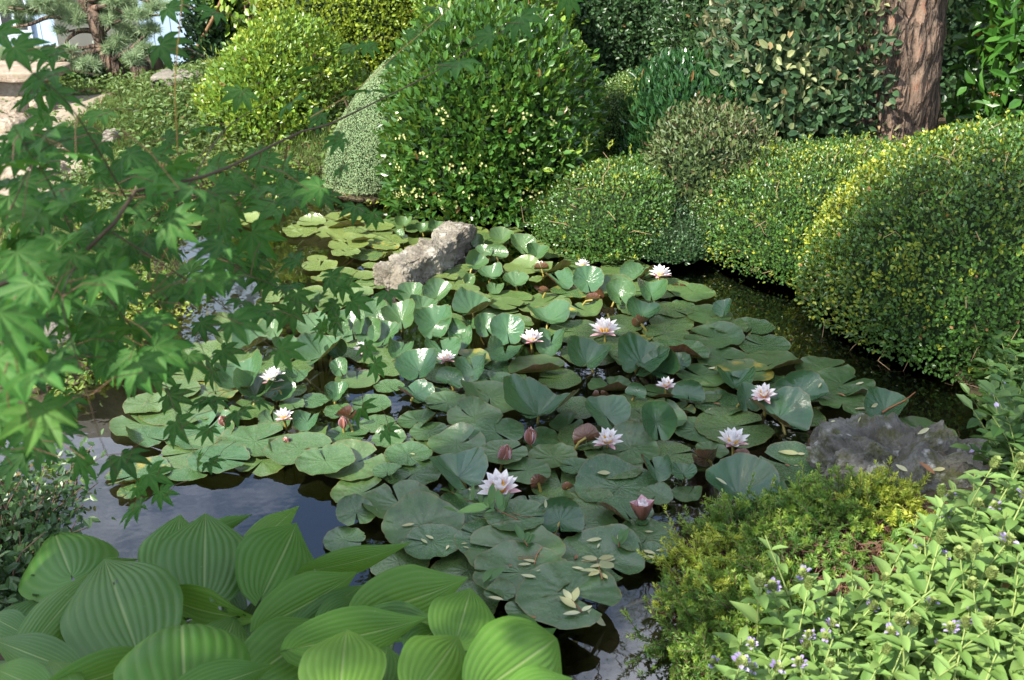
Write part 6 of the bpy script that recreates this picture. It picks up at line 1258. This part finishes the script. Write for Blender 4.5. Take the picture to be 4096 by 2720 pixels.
# the pine in front of the shed
pz = on_ground(490, 332); pn = empty('garden_pine', pz, 'cloud pruned pine with twisted trunk and soft grey green needles', 'tree'); z1 = lambda x, y, dy=0.0: on_y(x*.3827, y*.3827, pz[1]+dy)
PT = [z1(1290, 870)-[0, 0, .05], z1(1230, 780), z1(1160, 650), z1(1080, 480, .02), z1(1040, 350, -.02), z1(1000, 250, -.04), z1(950, 100), z1(880, 0), z1(860, -200, .1), z1(930, -500, .1)]
trunk_mesh('trunk', PT, [.055, .06, .055, .05, .05, .048, .04, .04, .03, .02], pn, pz, 30, 6, .012)
BRP = [[(1000, 330), (900, 320), (800, 340), (700, 420), (680, 520), (650, 560)], [(1040, 340), (880, 310), (700, 330)], [(1060, 350), (1180, 250), (1270, 210)], [(960, 120), (700, 170), (500, 180), (400, 220), (300, 260), (0, 300)], [(1100, 500), (1000, 480), (880, 500), (740, 510)], [(1150, 640), (1080, 660), (930, 690)], [(1160, 640), (1230, 590), (1400, 480), (1560, 320)], [(950, 90), (1150, 60), (1400, 170), (1700, 150)], [(1100, 500), (600, 640), (300, 640), (80, 620)], [(1000, 250), (700, 140), (330, 100), (80, 80)], [(880, 0), (1300, -40), (1700, 60)], [(860, -200), (500, -260), (200, -150)], [(870, -300), (1300, -350), (1600, -250)]]
brs = []
for k, pp in enumerate(BRP):
    q = smooth_path([z1(x, y, -.05*(k % 4)*j/len(pp)-.02) for j, (x, y) in enumerate(pp)], 14)-pz; brs.append((q, np.linspace(.022, .006, 14)))
tubes('branch', brs, M_BARK, pn, 7)
TUF = [(100, 90, 170), (330, 110, 150), (250, 230, 120), (700, 150, 220), (850, 90, 150), (1050, 130, 200), (1250, 150, 170), (800, 210, 170), (1350, 60, 150), (1150, 230, 150), (1600, 90, 130), (1760, 90, 130), (1560, 310, 150), (1250, 430, 170), (1450, 400, 170), (1500, 520, 130), (1180, 510, 150), (1400, 620, 140), (930, 680, 180), (1060, 690, 140), (830, 650, 120), (100, 620, 190), (300, 590, 160), (480, 600, 150), (600, 650, 130), (350, 730, 140), (100, 710, 130), (740, 560, 120), (640, 330, 90), (560, 130, 130), (1420, 160, 140), (0, 20, 150), (450, 40, 130), (640, 60, 150), (1000, 40, 130), (1200, 20, 140), (1300, 300, 130), (1500, 180, 110), (1250, -60, 200), (700, -90, 220), (200, -80, 200), (1600, -40, 180), (500, -200, 220), (1100, -230, 220), (1000, -420, 220), (1420, -280, 200), (400, -350, 200), (30, 560, 120), (200, 660, 120)]
r = np.random.default_rng(700); P, A = [], []
for x, y, w_ in TUF:
    c0 = z1(x, y, r.normal()*.10); rad = w_*.3827*.5*7.4/FPX*1.1
    for k in range(int(26*(w_/150)**2)):
        d = rand_dirs(r, 1)[0]; q = c0+d*np.array([rad, rad*.8, rad*.45])*r.random()**.5; ax = norm(np.array([d[0]*.7, d[1]*.7-.15, .65])+r.normal(size=3)*.25)
        m = 30; P.append(q+np.outer(r.uniform(-.02, .03, m), ax)); A.append(ax*.6+rand_dirs(r, m)*.95)
P, A = np.concatenate(P), np.concatenate(A); n = len(P)
leaf_mesh('crown', P-pz, A, rand_dirs(r, n)+np.array([0, -.5, .5]), r.uniform(.05, .085, n), .0055, np.c_[r.random(n), r.random(n)*.6, np.zeros(n)], leaf_mat('grey green pine needle', (.12, .20, .09), (.24, .35, .18), (.38, .47, .27), .5, .3), pn, 'needle')
# ivied trunk and dark bushes next to the shed
iv = on_ground(1030, 330); iv = np.array([on_y(1060, 200, 8.0)[0], 8.0, gz(on_y(1060, 200, 8.0)[0], 8.0)]); ivy = empty('ivy_tree', iv, 'pale trunk wrapped in ivy between the shed and the golden hedge', 'tree')
trunk_mesh('trunk', [[0, 0, -.1], [.02, 0, .8], [0, 0, 1.8], [.1, 0, 3.2]], [.14, .12, .11, .09], ivy, (0, 0, 0), 30, 4, .02)
n = 2600; hgt = r.uniform(0.05, 2.6, n); a = r.uniform(0, 6.28, n); rd = .16+.10*r.random(n)+.08*np.sin(hgt*6+a); P = np.c_[np.cos(a)*rd*1.3, np.sin(a)*rd, hgt]
leaf_mesh('ivy', P, np.c_[np.cos(a)*.5, np.sin(a)*.5, np.full(n, -.8)]+r.normal(size=(n, 3))*.4, np.c_[np.cos(a), np.sin(a), np.full(n, .3)]+r.normal(size=(n, 3))*.4, .06, .05, np.c_[r.random(n), (r.random(n) < .3)*r.random(n), np.zeros(n)], ML['lime'], ivy, 'oval')
mound('shade_shrub', 'dark bush with small white flowers beside the blue shed wall', 'shrub', (790, 960, 330, -420), .35, ML['hedge'], (.05, .028), 2300, 81, zb=.15, lump=.06, young=(.1, .5), fuzz=.03, yc=8.2, core=.78)
mound('shade_shrub', 'deep green rounded bush between the ivied trunk and the golden cypress', 'shrub', (800, 1010, 330, 190), .35, ML['hedge'], (.035, .02), 3000, 82, zb=.15, lump=.05, young=(.1, .5), fuzz=.03, yc=7.9, core=.8)
mound('hedge_shrub', 'broad dark shrub at the foot of the pine beside the stone bench', 'shrub', (215, 470, 345, 200), .3, ML['hedge'], (.04, .024), 2300, 83, zb=.15, lump=.05, young=(.25, .7), fuzz=.03, yc=7.9, core=.8)
